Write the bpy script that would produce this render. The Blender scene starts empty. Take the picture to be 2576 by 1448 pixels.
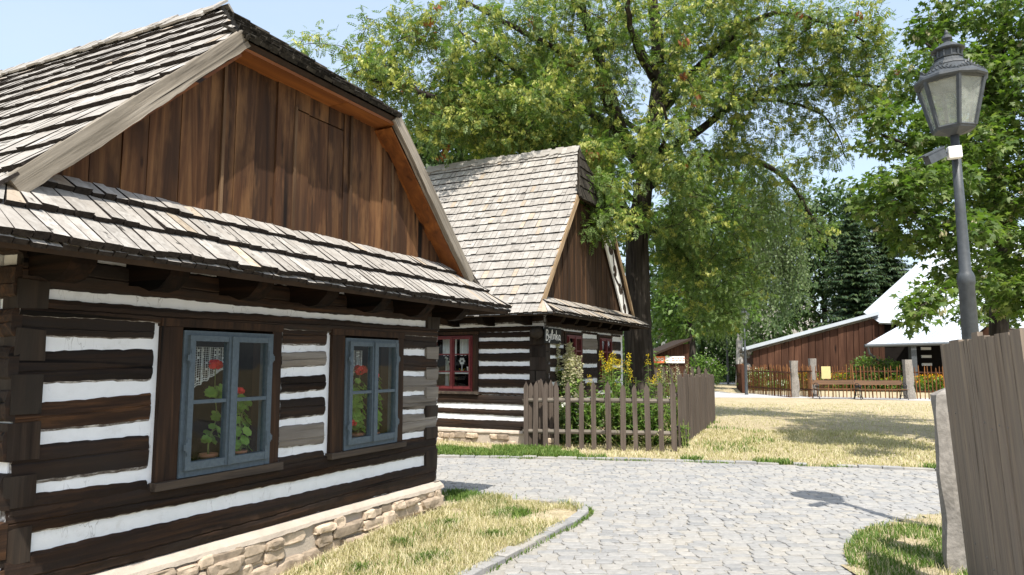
import bpy, math, random
import numpy as np
from mathutils import Vector, Matrix, noise as mnoise
random.seed(7)
RS = np.random.RandomState(11)
PI = math.pi
sc = bpy.context.scene
COL = sc.collection
U = random.uniform

# ------------------------------------------------------------------ camera numbers (pixels of a 2576 x 1448 frame)
F, CX, CY, EYE = 1800.0, 1288.0, 724.0, 1.55
PITCH = math.atan(188 / 1800.0)
CPT, SPT = math.cos(PITCH), math.sin(PITCH)

def ray(x, y):
    a = (x - CX) / F; b = (CY - y) / F
    return Vector((a, CPT - b * SPT, SPT + b * CPT))

def at(x, y, Y):
    r = ray(x, y); t = Y / r.y
    return Vector((r.x * t, Y, EYE + r.z * t))

def gnd(x, y, z=0.0):
    r = ray(x, y); t = (z - EYE) / r.z
    return Vector((r.x * t, r.y * t, z))

AZ = math.radians(26.5)
A_ = Vector((math.sin(AZ), math.cos(AZ), 0)); N_ = Vector((math.cos(AZ), -math.sin(AZ), 0))
C1 = Vector((-.83, 7.72, 0)); C2 = Vector((.616, 13.502, 0))
ROTZ = math.atan2(-A_.y, -A_.x)          # house frames: local x along -A_, local y along N_

def onplane(px, py, C, nd, off):
    r = ray(px, py); O = Vector((0, 0, EYE))
    t = ((C - O).dot(nd) + off) / r.dot(nd)
    return O + r * t

def hl(C, px, py, off=0.0):               # pixel -> (local x, z) on a house's gable front, off metres proud
    P = onplane(px, py, C, N_, off); return (-(P - C).dot(A_), P.z)

def sl(C, px, py, off=0.0):               # pixel -> (local y, z) on the long side at local x = -off
    P = onplane(px, py, C, A_, off); return ((P - C).dot(N_), P.z)

# ------------------------------------------------------------------ node materials
class NT:
    def __init__(s, name):
        s.m = bpy.data.materials.new(name); s.m.use_nodes = True
        s.t = s.m.node_tree; s.b = s.t.nodes['Principled BSDF']; s.out = s.t.nodes['Material Output']
    def n(s, typ, **kw):
        nd = s.t.nodes.new(typ)
        for k, v in kw.items():
            if k.startswith('i_'):
                nd.inputs[k[2:].replace('_', ' ')].default_value = v
            else: setattr(nd, k, v)
        return nd
    def l(s, a, b): s.t.links.new(a, b)
    def coord(s, scale=(1, 1, 1), island=False, space='Object'):
        c = s.n('ShaderNodeTexCoord').outputs[space]
        mp = s.n('ShaderNodeMapping'); mp.inputs['Scale'].default_value = scale
        s.l(c, mp.inputs['Vector'])
        if island:
            g = s.n('ShaderNodeNewGeometry')
            mu = s.n('ShaderNodeMath', operation='MULTIPLY'); mu.inputs[1].default_value = 57.0
            s.l(g.outputs['Random Per Island'], mu.inputs[0])
            s.l(mu.outputs[0], mp.inputs['Location'])
        return mp.outputs[0]
    def island(s):
        return s.n('ShaderNodeNewGeometry').outputs['Random Per Island']
    def noise(s, vec, scale=5, detail=4, rough=.6, dist=0):
        nd = s.n('ShaderNodeTexNoise'); nd.inputs['Scale'].default_value = scale
        nd.inputs['Detail'].default_value = detail; nd.inputs['Roughness'].default_value = rough
        nd.inputs['Distortion'].default_value = dist
        s.l(vec, nd.inputs['Vector']); return nd.outputs['Fac']
    def ramp(s, fac, stops):
        r = s.n('ShaderNodeValToRGB'); e = r.color_ramp.elements
        while len(e) < len(stops): e.new(.5)
        for k, (p, c) in enumerate(stops):
            e[k].position = p; e[k].color = (*c, 1) if len(c) == 3 else c
        s.l(fac, r.inputs[0]); return r.outputs[0]
    def mix(s, fac, a, b, mode='MIX'):
        x = s.n('ShaderNodeMix', data_type='RGBA', blend_type=mode)
        for k, v in ((0, fac), (6, a), (7, b)):
            if isinstance(v, (int, float)): x.inputs[k].default_value = v
            elif isinstance(v, tuple): x.inputs[k].default_value = (*v, 1)
            else: s.l(v, x.inputs[k])
        return x.outputs[2]
    def col(s, c):
        if isinstance(c, tuple): s.b.inputs['Base Color'].default_value = (*c, 1)
        else: s.l(c, s.b.inputs['Base Color'])
    def bump(s, h, strength=.4, dist=.01):
        b = s.n('ShaderNodeBump'); b.inputs['Strength'].default_value = strength; b.inputs['Distance'].default_value = dist
        s.l(h, b.inputs['Height']); s.l(b.outputs[0], s.b.inputs['Normal'])
    def rough(s, v, spec=.3): s.b.inputs['Roughness'].default_value = v; s.b.inputs['Specular IOR Level'].default_value = spec

def wood(name, dark, mid, light, axis=0, scale=22, var=.35, rough=.75, bump=.5, spec=.25, grey=None, chk=.35, blot=0, knots=0):
    t = NT(name)
    s = [scale, scale, scale]; s[axis] = scale * .045
    v = t.coord(tuple(s), island=True)
    n1 = t.noise(v, 1.0, 6, .65, .6)
    s2 = [3.0, 3.0, 3.0]; s2[axis] = .7
    n2 = t.noise(t.coord(tuple(s2), island=True), 1.0, 3, .6)
    c = t.ramp(n1, [(.28, dark), (.5, mid), (.72, light)])
    br = t.ramp(t.island(), [(0, (1 - var,) * 3), (1, (1 + var * .6,) * 3)])
    c = t.mix(1.0, c, br, 'MULTIPLY')
    c = t.mix(t.ramp(n2, [(.35, (0, 0, 0)), (.75, (1, 1, 1))]), c, grey if grey else dark)
    if blot: 
        n5 = t.noise(t.coord(tuple(x * 1.7 for x in s2), island=True), 1.0, 4, .65)
        c = t.mix(t.ramp(n5, [(.50, (0, 0, 0)), (.72, (blot,) * 3)]), c, light)
    if knots:
        s4 = [9.0] * 3; s4[axis] = 2.6
        vo = t.n('ShaderNodeTexVoronoi'); vo.inputs['Scale'].default_value = 1.0; t.l(t.coord(tuple(s4), island=True), vo.inputs['Vector'])
        c = t.mix(t.ramp(vo.outputs['Distance'], [(.05, (knots,) * 3), (.13, (0, 0, 0))]), c, tuple(x * .6 for x in dark))
    # long dark checks
    s3 = [scale * .5] * 3; s3[axis] = .35
    n3 = t.noise(t.coord(tuple(s3), island=True), 1.0, 2, .5, .3)
    c = t.mix(t.ramp(n3, [(.30, (1, 1, 1)), (.345, (0, 0, 0))]), c, tuple(x * chk for x in dark))
    t.col(c); t.rough(rough, spec); t.bump(n1, bump, .006)
    return t.m

def plain(name, c, rough=.7, var=.12, scale=9, spec=.3, metal=0, bump=.2, bscale=None, island=0):
    t = NT(name)
    v = t.coord()
    n = t.noise(v, scale, 5, .65)
    cc = t.ramp(n, [(.3, tuple(x * (1 - var) for x in c)), (.7, tuple(min(.95, x * (1 + var)) for x in c))])
    if island:
        cc = t.mix(1.0, cc, t.ramp(t.island(), [(0, (1 - island,) * 3), (1, (1 + island * .6,) * 3)]), 'MULTIPLY')
    t.col(cc); t.rough(rough, spec); t.b.inputs['Metallic'].default_value = metal
    if bump: t.bump(t.noise(v, bscale or scale * 5, 4, .6), bump, .004)
    return t.m

def leafmat(name, c0, c1, c2, trans=.35, rough=.5):
    t = NT(name)
    isl = t.island()
    n = t.noise(t.coord(), .8, 2, .5)
    c = t.ramp(isl, [(0, c0), (.55, c1), (1, c2)])
    c = t.mix(t.ramp(n, [(.35, (0, 0, 0)), (.7, (.45, .45, .45))]), c, c0)
    t.col(c); t.rough(rough, .35)
    tr = t.n('ShaderNodeBsdfTranslucent')
    c2_ = t.mix(1.0, c, (1.25, 1.5, .6), 'MULTIPLY'); t.l(c2_, tr.inputs['Color'])
    mx = t.n('ShaderNodeMixShader'); mx.inputs[0].default_value = trans
    t.l(t.b.outputs[0], mx.inputs[1]); t.l(tr.outputs[0], mx.inputs[2]); t.l(mx.outputs[0], t.out.inputs[0])
    return t.m

def glassmat(name, tint=(.9, .95, .95), refl=1.0, dirt=0.0):
    t = NT(name); t.t.nodes.remove(t.b)
    tr = t.n('ShaderNodeBsdfTransparent'); tr.inputs[0].default_value = (*tint, 1)
    gl = t.n('ShaderNodeBsdfGlossy'); gl.inputs['Roughness'].default_value = .03
    lw = t.n('ShaderNodeLayerWeight'); pw = t.n('ShaderNodeMath', operation='POWER'); pw.inputs[1].default_value = 5.0; t.l(lw.outputs['Facing'], pw.inputs[0])
    fr = t.n('ShaderNodeMath', operation='MULTIPLY_ADD'); fr.inputs[1].default_value = .95; fr.inputs[2].default_value = .03; t.l(pw.outputs[0], fr.inputs[0])
    nz = t.noise(t.coord(), 2.5, 2, .5); bp = t.n('ShaderNodeBump'); bp.inputs['Strength'].default_value = .15; bp.inputs['Distance'].default_value = .02
    t.l(nz, bp.inputs['Height']); t.l(bp.outputs[0], gl.inputs['Normal'])
    mu = t.n('ShaderNodeMath', operation='MULTIPLY'); mu.inputs[1].default_value = refl; t.l(fr.outputs[0], mu.inputs[0])
    mx = t.n('ShaderNodeMixShader'); t.l(mu.outputs[0], mx.inputs[0]); t.l(tr.outputs[0], mx.inputs[1]); t.l(gl.outputs[0], mx.inputs[2])
    res = mx.outputs[0]
    if dirt:
        df = t.n('ShaderNodeBsdfDiffuse'); df.inputs[0].default_value = (.62, .64, .60, 1)
        m2 = t.n('ShaderNodeMixShader')
        dn = t.ramp(t.noise(t.coord(), 14, 5, .7), [(.25, (dirt * .5,) * 3), (.75, (min(1, dirt * 1.4),) * 3)])
        t.l(dn, m2.inputs[0]); t.l(res, m2.inputs[1]); t.l(df.outputs[0], m2.inputs[2]); res = m2.outputs[0]
    t.l(res, t.out.inputs[0]); return t.m

M = {}
M['log'] = wood('log_wood', (.007, .0045, .0035), (.029, .0148, .008), (.088, .041, .017), 0, 22, .66, .8, .8, .18, grey=(.026, .021, .018))
M['log_side'] = wood('log_wood_side', (.008, .005, .0035), (.026, .014, .008), (.060, .028, .013), 1, 20, .4, .8, .8, .18, grey=(.022, .018, .016))
M['log_grey'] = wood('log_wood_grey', (.09, .075, .06), (.21, .185, .155), (.32, .29, .25), 0, 20, .2, .85, .9, .1, grey=(.17, .15, .13))
M['log_shaded'] = wood('log_wood_shaded', (.004, .003, .0025), (.014, .008, .005), (.034, .017, .009), 1, 18, .5, .85, .8, .1)  # darker copy of the log wood, under-eave shade put into its colour
M['log_end'] = wood('log_end', (.007, .0055, .0045), (.022, .015, .011), (.05, .033, .022), 2, 14, .45, .85, .9, .15, grey=(.05, .042, .034))
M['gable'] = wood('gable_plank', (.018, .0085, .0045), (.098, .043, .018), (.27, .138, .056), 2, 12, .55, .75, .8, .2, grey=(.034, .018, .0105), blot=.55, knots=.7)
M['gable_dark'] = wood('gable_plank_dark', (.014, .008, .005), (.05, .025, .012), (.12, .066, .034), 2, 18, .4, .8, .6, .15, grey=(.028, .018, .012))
M['batten'] = wood('batten_wood', (.04, .022, .012), (.12, .07, .038), (.25, .16, .09), 2, 18, .35, .8, .5, .15)
M['soffit'] = wood('soffit_wood', (.06, .020, .005), (.185, .058, .011), (.33, .115, .022), 0, 9, .25, .6, .3, .3, grey=(.13, .04, .009))
M['barge'] = wood('barge_wood', (.04, .033, .026), (.27, .235, .19), (.48, .43, .36), 0, 26, .2, .85, 1.0, .1, grey=(.16, .14, .11))
M['barge_tan'] = wood('barge_tan', (.2, .13, .07), (.42, .3, .18), (.55, .42, .28), 0, 14, .15, .8, .5, .15)
M['shingle'] = wood('shingle_wood', (.20, .185, .165), (.345, .325, .295), (.47, .45, .415), 1, 30, .22, .85, .5, .12, grey=(.27, .245, .215))
M['shingle_tan'] = wood('shingle_tan', (.24, .19, .14), (.40, .335, .255), (.52, .455, .37), 1, 30, .25, .85, .5, .12, grey=(.31, .255, .20))
M['shingle_end'] = plain('shingle_end', (.030, .025, .022), .95, .5, 40, .1, bump=.8)  # dark mossy end grain, with the shade below each course painted in
M['shingle_moss'] = plain('shingle_moss', (.034, .030, .024), .95, .6, 30, .1, bump=1.0, island=.6)
M['deck'] = plain('roof_deck', (.03, .018, .011), .9, .3, 8)
def plaster_mat():
    t = NT('white_plaster'); v = t.coord()
    n = t.noise(v, 5, 6, .7); f = t.noise(v, 60, 4, .6)
    c = t.ramp(n, [(.28, (.60, .60, .585)), (.42, (.76, .775, .785)), (.7, (.82, .835, .85))])
    vo = t.n('ShaderNodeTexVoronoi', feature='DISTANCE_TO_EDGE'); vo.inputs['Scale'].default_value = 1.0
    mp = t.coord((7, 7, 2.2)); wv = t.n('ShaderNodeVectorMath', operation='ADD'); nz = t.n('ShaderNodeTexNoise'); nz.inputs['Scale'].default_value = 3; t.l(mp, nz.inputs['Vector'])
    t.l(mp, wv.inputs[0]); t.l(nz.outputs['Color'], wv.inputs[1]); t.l(wv.outputs[0], vo.inputs['Vector'])
    ck = t.ramp(vo.outputs['Distance'], [(.0, (1, 1, 1)), (.014, (0, 0, 0))])
    ck = t.mix(1.0, ck, t.ramp(t.noise(v, 1.7, 2, .5), [(.5, (0, 0, 0)), (.62, (.8, .8, .8))]), 'MULTIPLY')
    t.col(t.mix(ck, c, (.30, .29, .28))); t.rough(.88, .2); t.bump(f, .6, .004); return t.m
M['plaster'] = plaster_mat()
def smear_mat():
    t = NT('limewash_smear'); v = t.coord((6, 6, 14)); n = t.noise(v, 1.6, 6, .75, .4)
    t.col(t.ramp(n, [(.36, (.035, .024, .017)), (.5, (.16, .145, .135)), (.62, (.52, .52, .52)), (.75, (.72, .73, .74))])); t.rough(.9, .15); t.bump(n, .8, .006); return t.m
M['smear'] = smear_mat()
M['mortar'] = plain('pale_mortar', (.43, .37, .305), .9, .12, 7, .15, bump=.9, bscale=60)
M['stone'] = plain('rubble_stone', (.42, .335, .25), .9, .35, 9, .15, bump=1.0, bscale=26, island=.42)
M['granite'] = plain('granite', (.24, .22, .195), .9, .28, 22, .2, bump=1.0, bscale=45)
M['blue'] = plain('blue_paint', (.085, .112, .132), .6, .2, 34, .3, bump=.5, bscale=70)
M['red'] = plain('red_paint', (.115, .016, .017), .55, .25, 12, .35, bump=.25)
M['brown'] = wood('brown_frame', (.015, .009, .006), (.042, .022, .012), (.085, .042, .02), 2, 22, .2, .75, .5, .2)
M['sillw'] = wood('sill_wood', (.03, .024, .02), (.085, .065, .05), (.16, .12, .085), 0, 20, .2, .8, .6, .2)
M['glass'] = glassmat('window_glass')
M['lampglass'] = glassmat('lamp_glass', (.86, .9, .87), 1.6, .24)
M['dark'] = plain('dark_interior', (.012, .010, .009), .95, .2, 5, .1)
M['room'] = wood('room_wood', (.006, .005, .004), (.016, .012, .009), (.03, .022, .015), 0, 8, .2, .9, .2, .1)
M['terracotta'] = plain('terracotta', (.36, .15, .085), .85, .15, 12)
M['petal'] = leafmat('red_petals', (.55, .01, .012), (.75, .015, .018), (.85, .04, .03), .3)
M['geranium'] = leafmat('geranium_leaf', (.16, .28, .04), (.26, .44, .07), (.38, .55, .11), .4)
M['stem'] = plain('stem', (.20, .24, .07), .8, .2, 20)
M['lace'] = plain('lace', (.72, .72, .70), .9, .1, 20)
M['white'] = plain('white_paint', (.78, .77, .74), .6, .06, 8)
M['iron'] = plain('grey_iron', (.055, .062, .068), .5, .25, 18, .4, bump=.3)
M['iron_dk'] = plain('dark_iron', (.02, .02, .022), .5, .25, 18, .4)
M['fence'] = wood('fence_wood', (.045, .034, .027), (.095, .075, .06), (.15, .122, .10), 2, 22, .22, .85, .7, .12, grey=(.10, .08, .066))
M['fence_warm'] = wood('fence_board', (.17, .135, .105), (.255, .205, .16), (.36, .285, .205), 2, 22, .14, .85, .9, .12, grey=(.20, .17, .14), chk=.45, blot=.5, knots=.6)
M['rail'] = wood('rail_wood', (.09, .078, .062), (.2, .175, .145), (.3, .265, .225), 0, 18, .2, .85, .6, .1)
M['barnwood'] = wood('barn_wood', (.030, .014, .009), (.082, .038, .023), (.135, .068, .041), 2, 8, .5, .8, .4, .15, grey=(.05, .022, .013))
M['barnroof'] = plain('metal_roof', (.40, .44, .48), .5, .10, .6, .4, bump=0)
M['picket'] = wood('picket_wood', (.10, .04, .016), (.22, .095, .035), (.38, .2, .085), 2, 14, .5, .8, .4, .15)
M['bench'] = wood('bench_wood', (.06, .03, .012), (.135, .066, .026), (.2, .11, .045), 0, 10, .15, .6, .3, .3)
M['bark'] = wood('bark', (.016, .013, .011), (.052, .044, .036), (.11, .093, .076), 2, 12, .05, .95, 2.0, .1)
M['bark_lt'] = plain('bark_light', (.075, .064, .052), .95, .4, 9, .1, bump=1)
M['birchbark'] = plain('birch_bark', (.42, .40, .37), .85, .55, 3.5, .2, bump=.6)
M['rowan'] = leafmat('pinnate_leaf', (.07, .12, .032), (.13, .195, .052), (.205, .26, .09), .38)
M['seed'] = leafmat('seed_wing', (.26, .28, .06), (.42, .43, .12), (.56, .56, .20), .35)
M['brownseed'] = leafmat('dry_leaf', (.22, .07, .02), (.3, .11, .04), (.36, .17, .07), .3)
M['maple'] = leafmat('maple_leaf', (.05, .092, .018), (.105, .165, .033), (.21, .26, .07), .42)
M['birch'] = leafmat('birch_leaf', (.075, .115, .04), (.115, .165, .06), (.16, .205, .085), .3)
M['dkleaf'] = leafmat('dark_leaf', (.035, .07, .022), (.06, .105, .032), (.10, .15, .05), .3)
M['midleaf'] = leafmat('mid_leaf', (.065, .12, .026), (.11, .18, .04), (.16, .235, .06), .38)
M['spruce'] = leafmat('spruce_needle', (.022, .05, .022), (.042, .08, .03), (.10, .135, .04), .12)
M['garden'] = leafmat('garden_leaf', (.06, .12, .025), (.12, .21, .04), (.22, .30, .07), .4)
M['amaranth'] = leafmat('pale_tassel', (.34, .31, .18), (.46, .42, .27), (.55, .51, .36), .3)
M['yellow'] = leafmat('yellow_flower', (.55, .38, .01), (.72, .52, .015), (.8, .65, .05), .3)
M['orange'] = leafmat('orange_flower', (.6, .22, .01), (.75, .36, .012), (.8, .5, .02), .3)
M['whiteflower'] = leafmat('white_flower', (.6, .6, .55), (.72, .72, .66), (.8, .8, .76), .3)
M['straw'] = leafmat('straw_blade', (.31, .29, .135), (.52, .445, .285), (.67, .60, .44), .3, .8)
M['green'] = leafmat('grass_blade', (.07, .13, .025), (.13, .21, .04), (.24, .29, .08), .35, .7)
M['black'] = plain('black_board', (.018, .018, .017), .8, .3, 20)
M['redpaint'] = plain('banner_red', (.75, .16, .07), .6, .05, 5)
M['notice'] = plain('notice_paper', (.55, .47, .22), .6, .06, 10)

def ground_mat():
    t = NT('dry_lawn'); v = t.coord(space='Object')
    n1 = t.noise(v, .35, 5, .6); n2 = t.noise(v, 9, 5, .7); n3 = t.noise(v, 1.3, 4, .65)
    c = t.ramp(n2, [(.25, (.31, .25, .16)), (.5, (.45, .38, .25)), (.75, (.57, .50, .355))])
    n4 = t.noise(v, 55, 3, .7)
    c = t.mix(1.0, c, t.ramp(n4, [(.3, (.62, .60, .56)), (.55, (1, 1, 1)), (.8, (1.15, 1.15, 1.15))]), 'MULTIPLY')
    c = t.mix(t.ramp(n3, [(.52, (0, 0, 0)), (.72, (.55, .55, .55))]), c, (.20, .20, .06))
    c = t.mix(t.ramp(n1, [(.5, (0, 0, 0)), (.75, (.5, .5, .5))]), c, (.38, .29, .17))
    t.col(c); t.rough(.95, .1); t.bump(n4, 1.0, .02); return t.m
M['lawn'] = ground_mat()
def sett_mat():
    t = NT('granite_sett'); v = t.coord()
    n = t.noise(v, 22, 5, .7); big = t.noise(v, .7, 3, .5)
    c = t.ramp(n, [(.25, (.225, .22, .21)), (.7, (.34, .333, .32))])
    c = t.mix(1.0, c, t.ramp(t.island(), [(0, (.78, .80, .83)), (.25, (.95, .955, .965)), (.72, (1.03, 1.02, 1.0)), (.9, (1.08, 1.04, .97)), (1, (1.14, 1.12, 1.08))]), 'MULTIPLY')
    c = t.mix(t.ramp(big, [(.5, (0, 0, 0)), (.8, (.4, .4, .4))]), c, (.33, .315, .285))
    t.col(c); t.rough(.75, .3); t.bump(n, .6, .006); return t.m
M['sett'] = sett_mat()
M['joint'] = plain('sand_joint', (.285, .27, .24), .95, .25, 20, .1, bump=.8)
M['gravel'] = plain('gravel', (.42, .41, .40), .95, .15, 30, .1, bump=.8)
M['soil'] = plain('dry_soil', (.32, .26, .19), .95, .2, 8, .1, bump=.8)

# ------------------------------------------------------------------ mesh builder
class MB:
    def __init__(s): s.v = []; s.f = []; s.m = []
    def add(s, vs, fs, m=0):
        o = len(s.v); s.v += [tuple(v) for v in vs]
        for f in fs: s.f.append(tuple(i + o for i in f)); s.m.append(m)
    def hexa(s, p, m=0, mb=None):           # p: 4 bottom ring, 4 top ring; mb: material of face 0-1-5-4
        o = len(s.v); s.v += [tuple(v) for v in p]
        for k, f in enumerate(((3, 2, 1, 0), (4, 5, 6, 7), (0, 1, 5, 4), (1, 2, 6, 5), (2, 3, 7, 6), (3, 0, 4, 7))):
            s.f.append(tuple(i + o for i in f)); s.m.append(mb if (mb is not None and k == 2) else m)
    def box(s, x0, x1, y0, y1, z0, z1, m=0, j=0):
        p = [(x0, y0, z0), (x1, y0, z0), (x1, y1, z0), (x0, y1, z0), (x0, y0, z1), (x1, y0, z1), (x1, y1, z1), (x0, y1, z1)]
        if j: p = [(a + U(-j, j), b + U(-j, j), c + U(-j, j)) for a, b, c in p]
        s.hexa(p, m)
    def prism(s, poly, off, m=0, ms=None):
        n = len(poly); off = Vector(off); o = len(s.v)
        s.v += [tuple(p) for p in poly] + [tuple(Vector(p) + off) for p in poly]
        s.f.append(tuple(range(o, o + n))); s.m.append(m)
        s.f.append(tuple(range(o + 2 * n - 1, o + n - 1, -1))); s.m.append(m)
        for i in range(n):
            k = (i + 1) % n
            s.f.append((o + i, o + n + i, o + n + k, o + k)); s.m.append(m if ms is None else ms)
    def tube(s, pts, rad, sides=6, m=0, cap=True, squash=None):
        pts = [Vector(p) for p in pts]; n = len(pts)
        if not hasattr(rad, '__len__'): rad = [rad] * n
        o = len(s.v); up = Vector((0, 0, 1)); prev = None
        for i in range(n):
            d = (pts[min(i + 1, n - 1)] - pts[max(i - 1, 0)])
            d = d.normalized() if d.length > 1e-9 else Vector((0, 0, 1))
            if prev is None:
                ref = up if abs(d.z) < .95 else Vector((1, 0, 0)); x = d.cross(ref).normalized()
            else:
                x = (prev - d * prev.dot(d)); x = x.normalized() if x.length > 1e-6 else d.orthogonal().normalized()
            prev = x; y = d.cross(x)
            for k in range(sides):
                a = 2 * PI * k / sides
                s.v.append(tuple(pts[i] + (x * math.cos(a) + y * math.sin(a)) * rad[i]))
        for i in range(n - 1):
            for k in range(sides):
                k2 = (k + 1) % sides
                s.f.append((o + i * sides + k, o + i * sides + k2, o + (i + 1) * sides + k2, o + (i + 1) * sides + k)); s.m.append(m)
        if cap:
            s.f.append(tuple(o + k for k in range(sides - 1, -1, -1))); s.m.append(m)
            s.f.append(tuple(o + (n - 1) * sides + k for k in range(sides))); s.m.append(m)
    def lathe(s, prof, sides=16, m=0, c=(0, 0, 0), rot=0):
        o = len(s.v); n = len(prof)
        for r, z in prof:
            for k in range(sides):
                a = 2 * PI * k / sides + rot
                s.v.append((c[0] + r * math.cos(a), c[1] + r * math.sin(a), c[2] + z))
        for i in range(n - 1):
            for k in range(sides):
                k2 = (k + 1) % sides
                s.f.append((o + i * sides + k, o + i * sides + k2, o + (i + 1) * sides + k2, o + (i + 1) * sides + k)); s.m.append(m)
        s.f.append(tuple(o + k for k in range(sides - 1, -1, -1))); s.m.append(m)
        s.f.append(tuple(o + (n - 1) * sides + k for k in range(sides))); s.m.append(m)
    def ribbon(s, pts, w, org, ux, uy, nn, th=.004, m=0):   # flat stroke in a plane, extruded along nn
        org, ux, uy, nn = map(Vector, (org, ux, uy, nn)); L, R = [], []
        n = len(pts)
        for i, p in enumerate(pts):
            a = pts[max(i - 1, 0)]; b = pts[min(i + 1, n - 1)]
            d = Vector((b[0] - a[0], b[1] - a[1])); d = d.normalized() if d.length > 1e-9 else Vector((1, 0))
            ww = w[i] if hasattr(w, '__len__') else w
            q = Vector((-d.y, d.x)) * ww * .5
            for S, g in ((L, 1), (R, -1)):
                S.append(org + ux * (p[0] + g * q.x) + uy * (p[1] + g * q.y))
        for i in range(n - 1):
            b_ = [L[i], R[i], R[i + 1], L[i + 1]]
            s.hexa([*b_, *[v + nn * th for v in b_]], m)
    def blob(s, c, r, m=0, sub=2, amp=.25, seed=0, fr=1.6):
        import bmesh
        bm = bmesh.new(); bmesh.ops.create_icosphere(bm, subdivisions=sub, radius=1)
        vs = []
        for v in bm.verts:
            k = 1 + amp * mnoise.noise(v.co * fr + Vector((seed * 3.1, seed * 1.7, seed)))
            vs.append((c[0] + v.co.x * r[0] * k, c[1] + v.co.y * r[1] * k, c[2] + v.co.z * r[2] * k))
        fs = [tuple(v.index for v in f.verts) for f in bm.faces]; bm.free()
        s.add(vs, fs, m)
    def build(s, name, mats, parent=None, smooth=False):
        me = bpy.data.meshes.new(name); me.from_pydata(s.v, [], s.f)
        for k in (mats if isinstance(mats, (list, tuple)) else [mats]): me.materials.append(M[k] if isinstance(k, str) else k)
        me.polygons.foreach_set('material_index', s.m)
        if smooth: me.polygons.foreach_set('use_smooth', [True] * len(s.f))
        me.update()
        o = bpy.data.objects.new(name, me); COL.objects.link(o)
        if parent: o.parent = parent
        return o

def npmesh(name, V, Fc, mat, parent=None, midx=None):
    V = np.asarray(V, np.float32); Fc = np.asarray(Fc, np.int32); q = Fc.shape[1]
    me = bpy.data.meshes.new(name)
    me.vertices.add(len(V)); me.vertices.foreach_set('co', V.ravel())
    me.loops.add(Fc.size); me.loops.foreach_set('vertex_index', Fc.ravel())
    me.polygons.add(len(Fc)); me.polygons.foreach_set('loop_start', np.arange(0, Fc.size, q, dtype=np.int32))
    for k in (mat if isinstance(mat, (list, tuple)) else [mat]): me.materials.append(M[k])
    if midx is not None: me.polygons.foreach_set('material_index', np.asarray(midx, np.int32))
    me.update(calc_edges=True)
    o = bpy.data.objects.new(name, me); COL.objects.link(o)
    if parent: o.parent = parent
    return o

def tag(o, label, cat, group=None):
    o['label'] = label; o['category'] = cat
    if group: o['group'] = group
    return o
def thing(name, label, cat, loc=(0, 0, 0), rz=0, group=None):
    o = bpy.data.objects.new(name, None); o.empty_display_size = .2; COL.objects.link(o)
    o.location = loc; o.rotation_euler = (0, 0, rz); return tag(o, label, cat, group)
def struct(o, kind='structure'): o['kind'] = kind; return o
def copy_thing(src, loc, rz, label):
    c = src.copy(); COL.objects.link(c); c.location = loc; c.rotation_euler = (0, 0, rz); c['label'] = label
    for ch in src.children:
        d = ch.copy(); COL.objects.link(d); d.parent = c
        for g in ch.children:
            e = g.copy(); COL.objects.link(e); e.parent = d
    return c

def wob(seed, x, amp):
    return amp * (math.sin(x * 2.3 + seed * 5.1) * .5 + math.sin(x * 6.1 + seed * 2.7) * .3 + math.sin(x * 17 + seed * 9.7) * .2 + math.sin(x * 41 + seed * 3.3) * .22 + math.sin(x * 83 + seed * 7.1) * .2 * math.sin(x * 9 + seed))
# ================================================================== the two log cottages
class Fr:                                   # a wall frame: s along the wall, d out of it, z up
    def __init__(s, org, ux, nn): s.o = Vector(org); s.u = Vector(ux); s.n = Vector(nn)
    def P(s, a, d, z): return s.o + s.u * a + s.n * d + Vector((0, 0, z))
def fbox(mb, fr, s0, s1, d0, d1, z0, z1, m=0, j=0):
    q = [(s0, d0, z0), (s1, d0, z0), (s1, d1, z0), (s0, d1, z0), (s0, d0, z1), (s1, d0, z1), (s1, d1, z1), (s0, d1, z1)]
    mb.hexa([fr.P(a + U(-j, j), b + U(-j, j), c + U(-j, j)) for a, b, c in q], m)

LSEED = [0]
def logstrip(mb, fr, s0, zb0, zt0, s1, zb1, zt1, d=.034, m=0, amp=.0085, smear=True):
    LSEED[0] += 1; sd = LSEED[0]
    n = max(3, int(abs(s1 - s0) / .028))
    prof = [(0, -.02), (.03, d * .45), (.10, d * .8), (.3, d), (.46, d * 1.05), (.5, d * .86), (.54, d * 1.05), (.75, d * .97), (.92, d * .78), (.975, d * .42), (1, -.02)]
    if abs(zt0 - zb0) < .09: prof = [(0, -.02), (.06, d * .5), (.25, d * .95), (.6, d), (.85, d * .8), (.95, d * .4), (1, -.02)]
    k = len(prof); vs = []; fs = []
    ck = U(.3, .7)
    for i in range(n + 1):
        t = i / n; s = s0 + (s1 - s0) * t
        zb = zb0 + (zb1 - zb0) * t + wob(sd, s, amp); zt = zt0 + (zt1 - zt0) * t + wob(sd + .37, s, amp)
        for (f, dd) in prof:
            g = f + (ck - .5) * .6 * (1 - abs(2 * f - 1)) + .12 * (1 - abs(2 * f - 1)) * math.sin(s * 1.1 + sd)
            ss = s + (wob(sd + 1.3, zb + f * .3, .005) if i in (0, n) else 0)
            vs.append(fr.P(ss, dd + (wob(sd * 2.1 + f * 3, s, .004) if dd > 0 else 0), zb + (zt - zb) * min(max(g, 0), 1)))
    mi = []
    for i in range(n):
        for j in range(k - 1):
            a = i * k + j; fs.append((a, a + 1, a + k + 1, a + k)); mi.append(3 if (j < (2 if k > 8 else 1) or j >= k - 2) and smear else m)
    fs.append(tuple(range(k))); fs.append(tuple(n * k + j for j in range(k - 1, -1, -1))); mi += [3 if smear else m] * 2
    mb.add(vs, fs, m); mb.m[-len(mi):] = mi

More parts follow.
